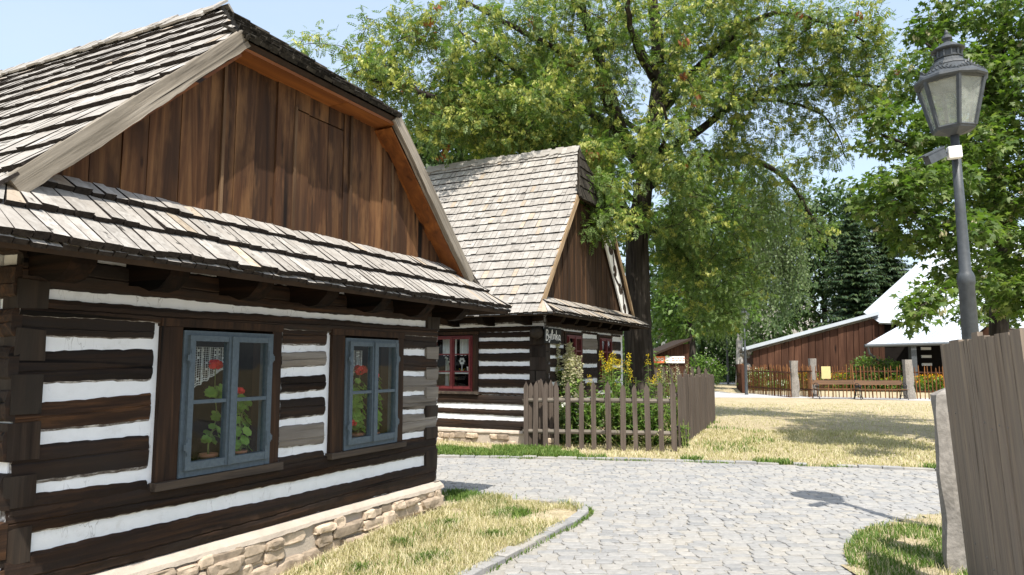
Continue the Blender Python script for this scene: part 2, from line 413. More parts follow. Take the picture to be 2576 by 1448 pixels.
def section(mb, fr, sa, sb, zbot, ztop, stripes, ms=None, d=.034):
    """logs between plaster stripes; stripes bottom-up as (zb_a, zt_a, zb_b, zt_b) at the ends sa, sb"""
    lo = (zbot, zbot)
    for i, (za, zta, zb, ztb) in enumerate(stripes + [(ztop, ztop, ztop, ztop)]):
        e = .006
        logstrip(mb, fr, sa, lo[0] - e, za + e, sb, lo[1] - e, zb + e, d * U(.9, 1.15), (ms or {}).get(i, 0))
        lo = (zta, ztb)

def shingles(mb, P0, Ud, Vd, Nd, vlen, n, lim, w=(.075, .125), th=.02, over=.12, ends=1, m=0, wavy=.012, tan=None, gap=.008):
    P0, Ud, Vd, Nd = map(Vector, (P0, Ud, Vd, Nd)); ex = vlen / n
    ph = U(0, 9)
    for c in range(n):
        v0 = c * ex; v1 = min(v0 + ex + over, vlen + .03)
        a0, b0 = lim(v0); a1, b1 = lim(v1)
        lo_, hi_ = min(a0, a1), max(b0, b1)
        u = lo_ - U(0, .06)
        while u < hi_:
            ww = U(*w); u1 = u + ww - gap
            vb = v0 + wob(ph + c, u, wavy) + U(-.008, .008)
            q = []
            t0 = th * U(.85, 1.3)
            for (uu, vv, aa, bb, h) in ((u, vb, a0, b0, th * .9), (u1, vb, a0, b0, th * .9), (u1, v1, a1, b1, 0), (u, v1, a1, b1, 0),
                                     (u, vb, a0, b0, th * .9 + t0), (u1, vb, a0, b0, th * .9 + t0), (u1, v1, a1, b1, th * .55), (u, v1, a1, b1, th * .55)):
                q.append(P0 + Ud * min(max(uu, aa), bb) + Vd * vv + Nd * (h + U(-.003, .004)))
            ok = (q[1] - q[0]).length > .012 or (q[2] - q[3]).length > .012
            if ok:
                mb.hexa(q, m if not (tan and random.random() < tan) else 2, ends); mb.m[-3] = mb.m[-1] = ends  # side faces take the end colour too, so no sunlit slivers show
            u += ww

def deck(mb, P0, Ud, Vd, Nd, vlen, lim, th=.05, steps=8, m=0):
    P0, Ud, Vd, Nd = map(Vector, (P0, Ud, Vd, Nd))
    for i in range(steps):
        v0, v1 = vlen * i / steps, vlen * (i + 1) / steps
        a0, b0 = lim(v0 + 1e-4); a1, b1 = lim(v1 - 1e-4)
        q = [P0 + Ud * a0 + Vd * v0, P0 + Ud * b0 + Vd * v0, P0 + Ud * b1 + Vd * v1, P0 + Ud * a1 + Vd * v1]
        mb.hexa([p - Nd * th for p in q] + [p - Nd * .004 for p in q], m)

def window(parent, fr, s0, s1, z0, z1, paint, rows=2, cols=1, jamb=(.10, .165), hinges=True, sill_out=.085, cas=None):
    g = .052
    mb = MB()
    for (a, b, c, d) in ((s0, s0 + g, z0, z1), (s1 - g, s1, z0, z1), (s0 + g, s1 - g, z1 - g, z1), (s0 + g, s1 - g, z0, z0 + g * 1.2)):
        fbox(mb, fr, a, b, -.02, .058, c, d, 0, .0015)
    wn = mb.build('window', [paint], parent)
    mid = (s0 + s1) / 2
    for k in (0, 1):
        a, b = (s0 + .03, mid - .002) if k == 0 else (mid + .002, s1 - .03)
        c, d = z0 + .045, z1 - .032
        st = .043; m2 = MB()
        fbox(m2, fr, a, a + st, .03, .084, c, d, 0, .001); fbox(m2, fr, b - st, b, .03, .084, c, d, 0, .001)
        fbox(m2, fr, a + st, b - st, .032, .081, d - st * .9, d, 0, .001); fbox(m2, fr, a + st, b - st, .032, .083, c, c + st * 1.25, 0, .001)
        for r in range(1, rows):
            zz = c + (d - c) * r / rows
            fbox(m2, fr, a + st, b - st, .036, .078, zz - .013, zz + .013, 0, .001)
        if k == 0: fbox(m2, fr, mid - .016, mid + .024, .085, .097, c, d, 0)       # cover strip over the meeting stiles
        m2.build('sash', [paint], wn)
        m3 = MB(); m3.add([fr.P(a + st - .004, .057, c + .02), fr.P(b - st + .004, .057, c + .02), fr.P(b - st + .004, .057, d - .02), fr.P(a + st - .004, .057, d - .02)], [(0, 1, 2, 3)])
        m3.build('glazing', ['glass'], wn)
        if hinges:
            for zz in (c + (d - c) * .17, c + (d - c) * .83):
                m4 = MB(); hx = a if k == 0 else b
                fbox(m4, fr, hx + (.006 if k == 0 else -.036), hx + (.036 if k == 0 else -.006), .084, .090, zz - .055, zz + .055, 0)
                fbox(m4, fr, hx - .02, hx + .02, .083, .089, zz - .018, zz + .018, 0)
                p0, p1 = fr.P(hx, .086, zz - .03), fr.P(hx, .086, zz + .03); m4.tube([p0, p1], .008, 6)
                m4.build('hinge', [paint], wn)
    if not isinstance(jamb, tuple): jamb = (jamb, jamb)
    mj = MB()
    for a, b in ((s0 - jamb[0], s0 - .003), (s1 + .003, s1 + jamb[1])):
        fbox(mj, fr, a, b, -.15, .048, z0 - .01, z1 + .02, 0, .002)
    fbox(mj, fr, s0 - jamb[0] - .01, s1 + jamb[1] + .01, -.15, .055, z1 + .021, z1 + .075, 0, .002)
    mj.build('jamb', ['brown'], wn)
    ms = MB(); fbox(ms, fr, s0 - jamb[0] - .02, s1 + jamb[1] + .02, -.16, sill_out, z0 - .055, z0 - .004, 0, .004)
    ms.build('sill', ['sillw'], wn)
    return wn

def panels(mb, fr, s0, s1, z0, z1, holes, th=.16, m=0, front=.012):
    xs = sorted({s0, s1, *[h[0] for h in holes], *[h[1] for h in holes]})
    for a, b in zip(xs[:-1], xs[1:]):
        hs = [h for h in holes if h[0] < (a + b) / 2 < h[1]]
        if not hs: fbox(mb, fr, a, b, -th, front, z0, z1, m)
        else:
            h = hs[0]; fbox(mb, fr, a, b, -th, front, z0, h[2], m); fbox(mb, fr, a, b, -th, front, h[3], z1, m)

def blocks(mb, fr, sa, sb, stripes_z, grow=.045, d=.036, m=0):
    for zb, zt in stripes_z:
        fbox(mb, fr, sa, sb, -.1, d + U(0, .012), zb - grow * U(.6, 1.3), zt + grow * U(.6, 1.3), m, .006)

def gable_planks(mb, x0, x1, zb, ztop, y0, seams=None, w=(.13, .2), th=.025):
    x = x0
    while x < x1 - .02:
        xe = min(x + U(*w), x1); off = random.choice((0, .008, .016))
        a, b = ztop(x + .003), ztop(xe - .003)
        zl = zb + U(-.004, .006)
        if max(a, b) - zl > .03:
            cuts = [zl]
            for (sx0, sx1, sz) in (seams or []):
                if sx0 < (x + xe) / 2 < sx1: cuts += [sz - .006, sz + .006]
            cuts.append(None)
            for i in range(0, len(cuts), 2):
                lo, hi = cuts[i], cuts[i + 1]
                ha, hb = (a, b) if hi is None else (hi, hi)
                ha, hb = max(ha, lo + .004), max(hb, lo + .004)
                q = [(x + .004, y0, lo), (xe - .004, y0, lo), (xe - .004, y0 + th + off, lo), (x + .003, y0 + th + off, lo),
                     (x + .003, y0, ha), (xe - .003, y0, hb), (xe - .003, y0 + th + off, hb), (x + .003, y0 + th + off, ha)]
                mb.hexa([(p[0] + U(-.0015, .0015), p[1], p[2]) for p in q], 0)
        x = xe

def house_roof(parent, x0, x1, ex0, ex1, zE, zR, ysk, yb, hz, yap, L, zrake, ztopsk, nmain, nskirt, mats, nhip=5, hipend=None):
    """half-hipped shingle roof with a skirt roof under the front gable. x0<x1 walls, ex eaves, zE eave, zR ridge"""
    xc = (ex0 + ex1) / 2; half = (ex1 - ex0) / 2; sl_ = (zR - zE) / half
    Ls = math.hypot(half, zR - zE); dz = (zR - zE) / Ls
    ysk0 = .02
    def yR(z):
        if z < zrake: return ysk + (ysk0 - ysk) * min(1, (z - zE) / (ztopsk - zE))
        if z <= hz: return yb
        return yb + (yap - yb) * (z - hz) / (zR - hz)
    def yL(z):
        return -L if not hipend or z <= hz else -L + (hipend) * (z - hz) / (zR - hz)
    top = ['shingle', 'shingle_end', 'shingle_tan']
    for sgn, ex in ((1, ex1), (-1, ex0)):
        V = Vector((-sgn * half / Ls, 0, dz)); N = Vector((sgn * dz, 0, half / Ls))
        lim = lambda v: (yL(zE + v * dz), yR(zE + v * dz))
        mb = MB()
        vs = sorted([0, (zrake - zE) / dz - .001, (zrake - zE) / dz + .001, (hz - zE) / dz, Ls])
        for v0, v1 in zip(vs[:-1], vs[1:]):
            if v1 - v0 < .01: continue
            a0, b0 = lim(v0 + 1e-3); a1, b1 = lim(v1 - 1e-3); P0 = Vector((ex, 0, zE)); Ud = Vector((0, 1, 0))
            q = [P0 + Ud * a0 + V * v0, P0 + Ud * b0 + V * v0, P0 + Ud * b1 + V * v1, P0 + Ud * a1 + V * v1]
            mb.hexa([p - N * .05 for p in q] + [p - N * .004 for p in q], 3)
        lim2 = lambda v: (yL(zE + v * dz), yR(zE + v * dz) + (.03 if zE + v * dz > zrake else 0))
        shingles(mb, (ex, 0, zE), (0, 1, 0), V, N, Ls, nmain, lim2, m=0, tan=.04, th=mats.get('th', .02), gap=mats.get('gap', .008))
        # doubled course along the eave
        shingles(mb, Vector((ex, 0, zE)) - N * .03 - V * .015, (0, 1, 0), V, N, .3, 1, lambda v: lim(min(max(v, 0), .2)), over=0)
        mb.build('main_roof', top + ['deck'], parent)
    # skirt under the gable
    ls = math.hypot(ysk - ysk0, ztopsk - zE); V = Vector((0, -(ysk - ysk0) / ls, (ztopsk - zE) / ls)); N = Vector((0, V.z, -V.y))
    run = (ztopsk - zE) / sl_
    lim = lambda v: (ex0 + run * v / ls, ex1 - run * v / ls)
    mb = MB(); deck(mb, (0, ysk, zE), (1, 0, 0), V, N, ls, lim, .05, 3, 3)
    shingles(mb, (0, ysk, zE), (1, 0, 0), V, N, ls, nskirt, lim, w=(.07, .105), th=.034, over=.1, m=0, tan=mats.get('tan', .12))
    shingles(mb, Vector((0, ysk, zE)) - N * .034 - V * .012, (1, 0, 0), V, N, .3, 1, lambda v: lim(min(max(v, 0), ls)), w=(.07, .105), th=.028, over=0)
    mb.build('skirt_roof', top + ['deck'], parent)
    # half hip
    hx0, hx1 = ex0 + (hz - zE) / sl_, ex1 - (hz - zE) / sl_
    lh = math.hypot(yb - yap, zR - hz); V = Vector((0, -(yb - yap) / lh, (zR - hz) / lh)); N = Vector((0, V.z, -V.y))
    lim = lambda v: (hx0 - .03 + (xc - hx0) * v / lh, hx1 + .03 - (hx1 - xc) * v / lh)
    mb = MB(); deck(mb, (0, yb + .04, hz - .02), (1, 0, 0), V, N, lh, lambda v: (hx0 + (xc - hx0) * v / lh, hx1 - (hx1 - xc) * v / lh), .05, 4, 1)
    shingles(mb, (0, yb + .05, hz - .02), (1, 0, 0), V, N, lh + .05, nhip, lim, th=.024, m=0, ends=0, w=(.06, .11))
    shingles(mb, Vector((0, yb + .055, hz - .045)), (1, 0, 0), V, N, .3, 1, lambda v: (hx0, hx1), th=.026, m=0, ends=0, over=0)
    for xa in (hx0, hx1):                   # hip caps
        for k in range(9):
            t = k / 9; t2 = t + .16
            p = Vector((xa + (xc - xa) * t, yb + (yap - yb) * t, hz + (zR - hz) * t)); q = Vector((xa + (xc - xa) * min(t2, 1), yb + (yap - yb) * min(t2, 1), hz + (zR - hz) * min(t2, 1)))
            w = Vector((.055 if xa > xc else -.055, .05, 0)); up = Vector((0, 0, .035))
            mb.hexa([p - w, p + w, q + w, q - w, p - w + up * 1.3, p + w + up * 1.3, q + w + up * .8, q - w + up * .8], 0)
    mb.build('half_hip', ['shingle_moss', 'deck'], parent)
    # ridge capping: overlapping boards standing proud on the weather side
    mb = MB(); y = yap + .06
    while y > yL(zR) - .0:
        ww = U(.08, .13); h = U(.05, .09)
        for sg in (1, -1):
            V = Vector((sg * half / Ls, 0, -dz)); N = Vector((sg * dz, 0, half / Ls))
            P0 = Vector((xc, y, zR + .05 + U(0, .02))) + N * .012
            if sg == 1: P0 -= V * U(.02, .07)
            q = [P0, P0 + V * U(.2, .27), P0 + V * .24 - Vector((0, ww, 0)), P0 - Vector((0, ww, 0))]
            mb.hexa([*q, *[p + N * .02 for p in q]], 0)
        y -= ww
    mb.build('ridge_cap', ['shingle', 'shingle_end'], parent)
    return dict(xc=xc, sl=sl_, hx0=hx0, hx1=hx1)

def rake_board(xa, za, xb, zb, y, w, th, mats, parent, lip=.012, name='barge_board'):
    L = math.hypot(xb - xa, zb - za); sg = 1 if xb > xa else -1
    n = 30; mb = MB(); vs = []; fs = []
    for i in range(n + 1):
        t = i / n; e = wob(xa * 3 + 1, t * 4, .005); e2 = wob(xa * 5 + 2, t * 3, .008)
        for (h, dy) in ((.03, -th), (.03, e * .3), (-w - e2, e * .3), (-w - e2, -th)): vs.append((t * L * sg, dy, h))
    for i in range(n):
        for k in range(4): fs.append((i * 4 + k, i * 4 + (k + 1) % 4, (i + 1) * 4 + (k + 1) % 4, (i + 1) * 4 + k))
    fs += [(0, 1, 2, 3), (n * 4 + 3, n * 4 + 2, n * 4 + 1, n * 4)]
    mb.add(vs, fs); o = mb.build(name, mats, parent)
    o.location = (xa, y, za); o.rotation_euler = (0, -math.atan2(zb - za, abs(xb - xa)) * sg, 0); return o

def foundation(parent, frames, zt, dout=.14, seed=1, hs=.34, names=('foundation', 'mortar_ledge')):
    mb = MB(); ml = MB(); i = 0
    for fr, s0, s1 in frames:
        fbox(mb, fr, s0, s1, -.25, dout * .45, -.15, zt - .05, 1)
        s = s0
        vs, fs = [], []; n = max(6, int((s1 - s0) / .07))
        for k in range(n + 1):                                    # sloped mortar ledge, ragged lower edge
            q = s0 + (s1 - s0) * k / n; e = wob(seed + .4, q, .014)
            for (d, z) in ((-.05, zt + .004), (.03, zt), (dout * .60, zt - .038 + e * .3), (dout * .66, zt - .066 + e), (dout * .3, zt - .08 + e)):
                vs.append(fr.P(q, d + U(-.002, .002), z))
        for k in range(n):
            for j in range(4): a = k * 5 + j; fs.append((a, a + 1, a + 6, a + 5))
        ml.add(vs, fs)
        rows = [(zt - .075, .07), (zt - .14, .10), (zt - .25, .15), (zt - .36, .12)] if hs > .25 else [(zt - .10, .09), (zt - .20, .12)]
        for rz, rh in rows:
            s = s0 + U(-.05, .1)
            while s < s1 + .02:
                wd = U(.14, .42) * (1.0 if rh > .09 else .7); i += 1
                if random.random() < .82:
                    big = 1.25 if random.random() < .2 else 1
                    c = fr.P(s + wd / 2, dout * .24 + U(-.012, .03), rz - rh / 2 + U(-.02, .02))
                    du = fr.u * wd * .54 * big; dn = fr.n * (dout * U(.32, .6)); hz_ = rh * U(.5, .66) * big
                    b2 = MB(); b2.blob((0, 0, 0), (1, 1, 1), 0, 3, .5, seed * 31 + i, 1.5)
                    rv = []; b2.v = [tuple(Vector(v) * (1 + .10 * mnoise.noise(Vector(v) * 4.5 + Vector((i, seed, 0))) + .05 * mnoise.noise(Vector(v) * 11))) for v in b2.v]
                    for v in b2.v:                                # flatten into an angular block
                        v = Vector(v); v = Vector([math.copysign(min(abs(x) ** .5, 1.0), x) for x in v])
                        rv.append(c + du * v.x + dn * v.y + Vector((0, 0, hz_ * v.z)))
                    mb.add(rv, b2.f, 0)
                s += wd
    mb.build(names[0], ['stone', 'mortar'], parent); ml.build(names[1], ['mortar'], parent)

# ------------------------------------------------------------------ cottage nearest the camera
H1 = thing('log_cottage', 'large near cottage with white striped dark log wall, blue windows and planked brown gable', 'cottage', C1, ROTZ)
FR1 = Fr((0, 0, 0), (1, 0, 0), (0, 1, 0)); W1 = 4.25
def z1(px, py, o=.02): return hl(C1, px, py, o)[1]
def strp(lst):                                # (xl, yt, yb, xr, yt, yb) pixels -> bottom-up z list as (zb, zt) at (left px = larger s), (right px)
    r = [(z1(xl, b), z1(xl, a), z1(xr, d), z1(xr, c)) for xl, a, b, xr, c, d in lst]
    return sorted(r)
sL, sJ1, sJ1b, sJ2, sJ2b, sR = 4.10, 3.395, 2.33, 1.735, .70, .225
left = strp([(110, 848, 882, 388, 853, 880), (112, 968, 1018, 380, 960, 988), (118, 1085, 1115, 378, 1063, 1095), (106, 1212, 1243, 375, 1180, 1207)])
mid = strp([(692, 868, 888, 825, 872, 884), (690, 927, 952, 825, 920, 942), (690, 990, 1010, 825, 980, 1000), (690, 1058, 1077, 825, 1043, 1062), (690, 1130, 1152, 825, 1113, 1133)])
right = strp([(1003, 877, 895, 1068, 881, 897), (1003, 934, 948, 1070, 934, 948), (1003, 985, 998, 1072, 983, 996), (1003, 1034, 1044, 1070, 1031, 1042), (1003, 1094, 1108, 1066, 1087, 1100)])
top_ = strp([(130, 730, 752, 1065, 810, 822)])[0]; bot_ = strp([(92, 1342, 1384, 1064, 1148, 1172)])[0]
zbotF = .302; zfull = .775
mb = MB()
logstrip(mb, FR1, W1 - .02, zbotF, bot_[0], .02, zbotF, bot_[2], .045, 0, smear=False)
logstrip(mb, FR1, W1 - .01, bot_[1], zfull, .01, bot_[3], zfull, .038, 0)
ztopsec = 1.80
section(mb, FR1, W1 - .02, sJ1 + .012, .69, ztopsec + .06, left, {}, .032)
section(mb, FR1, sJ1b - .055, sJ2 + .022, .69, ztopsec + .06, mid, {1: 1, 4: 1, 0: 0})
section(mb, FR1, sJ2b - .075, .01, .69, ztopsec + .06, right, {2: 1, 3: 1, 1: 1})
logstrip(mb, FR1, W1, ztopsec + .002, top_[0], .02, ztopsec + .002, top_[2], .05, 0)
logstrip(mb, FR1, W1, top_[1], 2.16, .02, top_[3], 2.16, .045, 0, smear=False)
logstrip(mb, FR1, W1, 2.165, 2.40, 0, 2.165, 2.40, .05, 0, smear=False)
bl = [(s[0], s[1]) for s in left] + [(bot_[0], bot_[1]), (top_[0], top_[1])]
blocks(mb, FR1, sL - .0, W1 + .015, bl, .06, .038, 2)
br_ = [(s[2], s[3]) for s in right]
for i, (zb, zt) in enumerate(br_): fbox(mb, FR1, -.012, sR - .01, -.1, .038 + U(0, .01), zb - .03, zt + .035, 1 if i in (1, 2, 3, 4) and i != 1 else 2, .006)
blocks(mb, FR1, -.012, .205, [(bot_[2], bot_[3]), (top_[2], top_[3])], .05, .04, 2)
# the near end wall, seen along its length
FS1 = Fr((W1, 0, 0), (0, -1, 0), (1, 0, 0))
z = zbotF
while z < 2.35:
    h = U(.19, .26); logstrip(mb, FS1, -.04, z, min(z + h - .05, 2.4), 6.6, z, min(z + h - .05, 2.4), .035, 0, smear=False); z += h
z = zbotF
FB1 = Fr((0, 0, 0), (0, -1, 0), (-1, 0, 0))
while z < 2.35:
    h = U(.19, .26); logstrip(mb, FB1, -.02, z, min(z + h - .05, 2.4), 6.6, z, min(z + h - .05, 2.4), .03, 0); z += h
lw1 = mb.build('log_wall', ['log', 'log_grey', 'log_end', 'smear'], H1)
WIN1 = [(2.395, 3.20, .785, 1.765), (.745, 1.53, .785, 1.765)]
hol = [(a - .09, b + .155, c - .01, d + .03) for a, b, c, d in WIN1]
mb = MB(); panels(mb, FR1, .012, W1 - .012, .31, 2.4, hol)
panels(mb, FS1, .17, 6.55, .31, 2.4, []); panels(mb, FB1, .17, 6.55, .31, 2.4, [])
mb.build('plaster_chinking', ['plaster'], lw1)
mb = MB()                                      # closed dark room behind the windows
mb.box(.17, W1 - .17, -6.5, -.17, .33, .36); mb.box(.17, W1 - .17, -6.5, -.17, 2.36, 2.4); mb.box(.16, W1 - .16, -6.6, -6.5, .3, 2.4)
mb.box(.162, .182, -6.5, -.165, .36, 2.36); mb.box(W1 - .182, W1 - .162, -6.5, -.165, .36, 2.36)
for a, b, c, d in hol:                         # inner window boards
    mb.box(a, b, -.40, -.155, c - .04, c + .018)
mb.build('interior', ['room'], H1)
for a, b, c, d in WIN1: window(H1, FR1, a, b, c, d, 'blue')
foundation(H1, [(FR1, -.06, W1 + .1), (FS1, -.05, 3.5), (FB1, -.05, 4.0)], .305, .15, 3)
R1 = house_roof(H1, 0, W1, -.55, 4.85, 2.12, 4.72, .62, .31, 3.83, -.95, 7.0, 2.47, 2.64, 13, 3, {'tan': .05, 'th': .024}, 6)
xc = R1['xc']
def ztop1(x): return min(3.78, 4.72 - R1['sl'] * abs(x - xc) - .05)
mb = MB(); gable_planks(mb, -.12, 4.42, 2.52, ztop1, .09, seams=[(1.62, 2.31, 3.585)], w=(.16, .25))
g1 = mb.build('gable_boards', ['gable'], H1)
for x in (3.02, 2.31, 1.62, 1.0):
    zt = ztop1(x) - .02 if x != 2.31 else 3.6
    mb = MB(); mb.box(x - .012, x + .014, .128, .142, 2.54, zt, 0, .0015); mb.build('batten', ['batten'], H1)
mb = MB()
pts = [(-.12, .04, 2.4), (4.42, .04, 2.4), (4.42, .04, ztop1(4.42)), (3.12, .04, 3.76), (1.18, .04, 3.76), (-.12, .04, ztop1(-.12))]
mb.prism(pts, (0, .04, 0)); mb.build('gable_backing', ['deck'], H1)
for xa, za, xb, zb in ((4.505, 2.455, R1['hx1'] + .0, 3.84), (-.205, 2.455, R1['hx0'], 3.84)):
    rake_board(xa, za, xb, zb, .36, .088, .055, ['barge'], H1)
# soffit boards: under the rakes and, level, under the half hip
mb = MB()
mb.box(R1['hx0'] + .04, xc + .02, -.03, .10, 3.735, 3.757); mb.box(xc + .024, R1['hx1'] - .04, -.03, .10, 3.733, 3.756)
mb.box(R1['hx0'] + .0, xc - .25, .103, .33, 3.74, 3.765); mb.box(xc - .247, R1['hx1'] - .0, .103, .33, 3.742, 3.766)
for sg, xa, xb in ((1, 4.50, R1['hx1'] + .02), (-1, -.20, R1['hx0'] - .02)):
    d = Vector((xb - xa, 0, 3.78 - 2.46)).normalized(); pn = Vector((d.z, 0, -d.x)) * (1 if sg < 0 else -1)
    for y0, y1 in ((-.03, .145), (.148, .303)):
        a0 = Vector((xa, y0, 2.46)) + pn * .075 + d * .06; b0 = Vector((xb, y0, 3.78)) + pn * .075
        q = [a0, b0, b0 + Vector((0, y1 - y0, 0)), a0 + Vector((0, y1 - y0, 0))]
        mb.hexa([*q, *[p + pn * .02 for p in q]])
mb.build('soffit', ['soffit'], H1)
# carved joist ends carrying the skirt roof
for x in (.06, .75, 1.45, 2.15, 2.85, 3.55, 4.15):
    pr = [(x - .07, 0, 2.03), (x - .07, .14, 2.02), (x - .07, .24, 1.985), (x - .07, .33, 2.0), (x - .07, .42, 2.075), (x - .07, .46, 2.17), (x - .07, 0, 2.2)]
    mb = MB(); mb.prism(pr, (.14, 0, 0)); mb.build('joist_end', ['log_shaded'], H1)
mb = MB(); mb.box(-.35, 4.65, .40, .50, 2.17, 2.26); mb.build('eave_beam', ['log_shaded'], H1)

# ------------------------------------------------------------------ second cottage
H2 = thing('log_cottage', 'smaller far cottage with steep shingle roof, dark red windows and white scrollwork verge board', 'cottage', C2, ROTZ)
X0, X1 = -4.7, 0.0
FRG = Fr((0, 0, 0), (1, 0, 0), (0, 1, 0)); FRS = Fr((0, 0, 0), (0, 1, 0), (1, 0, 0))
def zs(py, px=1300): return sl(C2, px, py)[1]
mb = MB()
def sstr(lst): return sorted([(zs(b, x), zs(a, x), zs(b, x), zs(a, x)) for a, b, x in lst])
lowS = sstr([(1016, 1029, 1200), (1043, 1056, 1200)])
upS = sstr([(850, 858, 1280), (879, 889, 1280), (910, 922, 1280), (942, 955, 1280), (977, 989, 1280)])
zb2 = .25; zsill = zs(992, 1150); zhd = 2.13
section(mb, FRS, -4.6, -.02, zb2, zsill, lowS)
section(mb, FRS, -1.42, -.02, zsill + .004, zhd, upS, None)
section(mb, FRS, -4.6, -2.56, zsill + .004, zhd, upS, None)
tp = (2.235, 2.275)
logstrip(mb, FRS, -4.6, zhd + .003, tp[0], -.02, zhd + .003, tp[0]); logstrip(mb, FRS, -4.6, tp[1], 2.62, 0, tp[1], 2.62)
blocks(mb, FRS, -.29, .03, [(s[0], s[1]) for s in upS + lowS], .07, .045, 2)
def zg(py, px): return hl(C2, px, py)[1]
def gstr(lst): return sorted([(zg(b, x), zg(a, x)) * 2 for a, b, x in lst])
G = gstr([(868, 876, 1393), (895, 903, 1393), (925, 934, 1393), (962, 972, 1393), (1003, 1012, 1393)])
Gm = gstr([(841, 852, 1478), (881, 889, 1478), (917, 925, 1478), (954, 964, 1478), (1000, 1010, 1478)])
Gr = gstr([(848, 860, 1546), (884, 890, 1546), (920, 926, 1546), (955, 963, 1546), (1000, 1008, 1546)])
W2 = [(-1.78, -.99, 1.16, 2.10), (-3.73, -2.94, 1.16, 2.10)]
j = .09
section(mb, FRG, -.88, -.16, zb2, 2.2, G); section(mb, FRG, -2.84, -1.88, zb2, 2.2, Gm, {4: 1}); section(mb, FRG, -4.5, -3.84, zb2, 2.2, Gr)
for a, b, c, d in W2: section(mb, FRG, a - .1, b + .1, zb2, c - .06, [(.52, .60, .52, .60), (.84, .91, .84, .91)])
logstrip(mb, FRG, -4.7, 2.203, 2.42, 0, 2.203, 2.42); logstrip(mb, FRG, -4.7, 2.425, 2.62, 0, 2.425, 2.62)
blocks(mb, FRG, -.16, .03, [(s[0], s[1]) for s in G], .06, .04, 2)
mb.blob((.12, -.1, 2.10), (.22, .13, .13), 2, 2, .15, 8)
lw2 = mb.build('log_wall', ['log_side', 'log_grey', 'log_end', 'smear'], H2)
LW = (-2.45, -1.53, .985, 2.075)
mb = MB(); panels(mb, FRS, -4.6, -.012, .26, 2.6, [(LW[0] - .085, LW[1] + .085, LW[2] - .02, LW[3] + .03)])
panels(mb, FRG, -4.69, -.17, .26, 2.6, [(a - .085, b + .085, c - .02, d + .03) for a, b, c, d in W2])
mb.box(-4.7, -4.55, -4.6, -.17, .26, 2.6); mb.box(-4.54, -.17, -4.6, -4.45, .26, 2.6)
mb.build('plaster_chinking', ['plaster'], lw2)
mb = MB(); mb.box(-4.5, -.18, -4.4, -.18, .3, .34); mb.box(-4.5, -.18, -4.4, -.18, 2.55, 2.6)
mb.box(-2.5, -2.4, -4.4, -.2, .34, 2.55); mb.box(-.52, -.165, LW[0] - .1, LW[1] + .1, LW[2] - .06, LW[2] - .005); mb.build('interior', ['room'], H2)
window(H2, FRS, LW[0], LW[1], LW[2], LW[3], 'red', 3, jamb=(.08, .12), hinges=False)
for a, b, c, d in W2: window(H2, FRG, a, b, c, d, 'red', 3, jamb=.09, hinges=False)
foundation(H2, [(FRS, -4.7, .05), (FRG, -4.7, .05)], .27, .12, 9, .2)
R2 = house_roof(H2, X0, X1, -5.4, .70, 2.42, 6.30, .50, .15, 5.0, -.22, 5.2, 2.52, 2.76, 21, 2, {'tan': .4, 'th': .027, 'gap': .004}, 5, hipend=1.05)
xc2 = R2['xc']
def ztop2(x): return min(4.98, 6.30 - R2['sl'] * abs(x - xc2) - .06)
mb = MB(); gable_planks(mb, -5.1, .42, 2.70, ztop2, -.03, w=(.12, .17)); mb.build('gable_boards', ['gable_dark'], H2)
mb = MB(); pts = [(-5.1, -.09, 2.55), (.4, -.09, 2.55), (.4, -.09, ztop2(.4)), (R2['hx1'] - .1, -.09, 4.9), (R2['hx0'] + .1, -.09, 4.9), (-5.1, -.09, ztop2(-5.1))]
mb.prism(pts, (0, .05, 0)); mb.build('gable_backing', ['deck'], H2)
rake_board(.63, 2.51, R2['hx1'], 5.0, .19, .10, .05, ['barge_tan'], H2)
rake_board(-5.33, 2.51, R2['hx0'], 5.0, .19, .05, .05, ['barge_tan'], H2)
# white verge board with dark painted scrolls, set inside the far rake
xa, za, xb, zb = -5.02, 2.80, R2['hx0'] + .12, 5.0
d = Vector((xb - xa, 0, zb - za)); Lb = d.length; d.normalize(); pn = Vector((d.z, 0, -d.x))
mb = MB(); o = Vector((xa, .05, za)); wv = .40
q = [o, o + d * Lb, o + d * Lb + pn * wv, o + pn * wv]
mb.prism(q, (0, .035, 0)); vb = mb.build('verge_board', ['white'], H2)
mb = MB(); nn = 5; seg = Lb / nn
for k in range(nn):
    c0 = seg * (k + .5); sg = 1 if k % 2 == 0 else -1
    pts = []
    for i in range(26):                          # one scroll: a spiral that unwinds into the next
        t = i / 25; a = 4.6 * (1 - t); r = .03 + .115 * t
        pts.append((c0 + sg * 0 - r * math.cos(a) * 1.1, wv * .5 + sg * (.06 - r * math.sin(a) * 1.05)))
    e = pts[-1]; nx = (c0 + seg * .95, wv * .5 - sg * .15)
    for i in range(1, 9):
        t = i / 8; pts.append((e[0] + (nx[0] - e[0]) * t, e[1] + (nx[1] - e[1]) * (t * t * (3 - 2 * t))))
    ww = [.045 + .035 * min(1, i / 14) for i in range(len(pts))]
    mb.ribbon([p for p in pts if 0.02 < p[0] < Lb - .02], ww, o + Vector((0, .0352, 0)), d, pn, (0, 1, 0), .004)
mb.build('scrollwork', ['deck'], vb)
for x in (-.2, -.9, -1.6, -2.3, -3.0, -3.7, -4.4):
    mb = MB(); mb.prism([(x, 0, 2.3), (x, .3, 2.3), (x, .38, 2.42), (x, 0, 2.5)], (.14, 0, 0)); mb.build('joist_end', ['log_shaded'], H2)
for y in (-.4, -1.2, -2.0, -2.8, -3.6, -4.3):
    mb = MB(); mb.prism([(0, y, 2.25), (.45, y, 2.28), (.55, y, 2.42), (0, y, 2.5)], (0, .15, 0)); mb.build('joist_end', ['log_shaded'], H2)
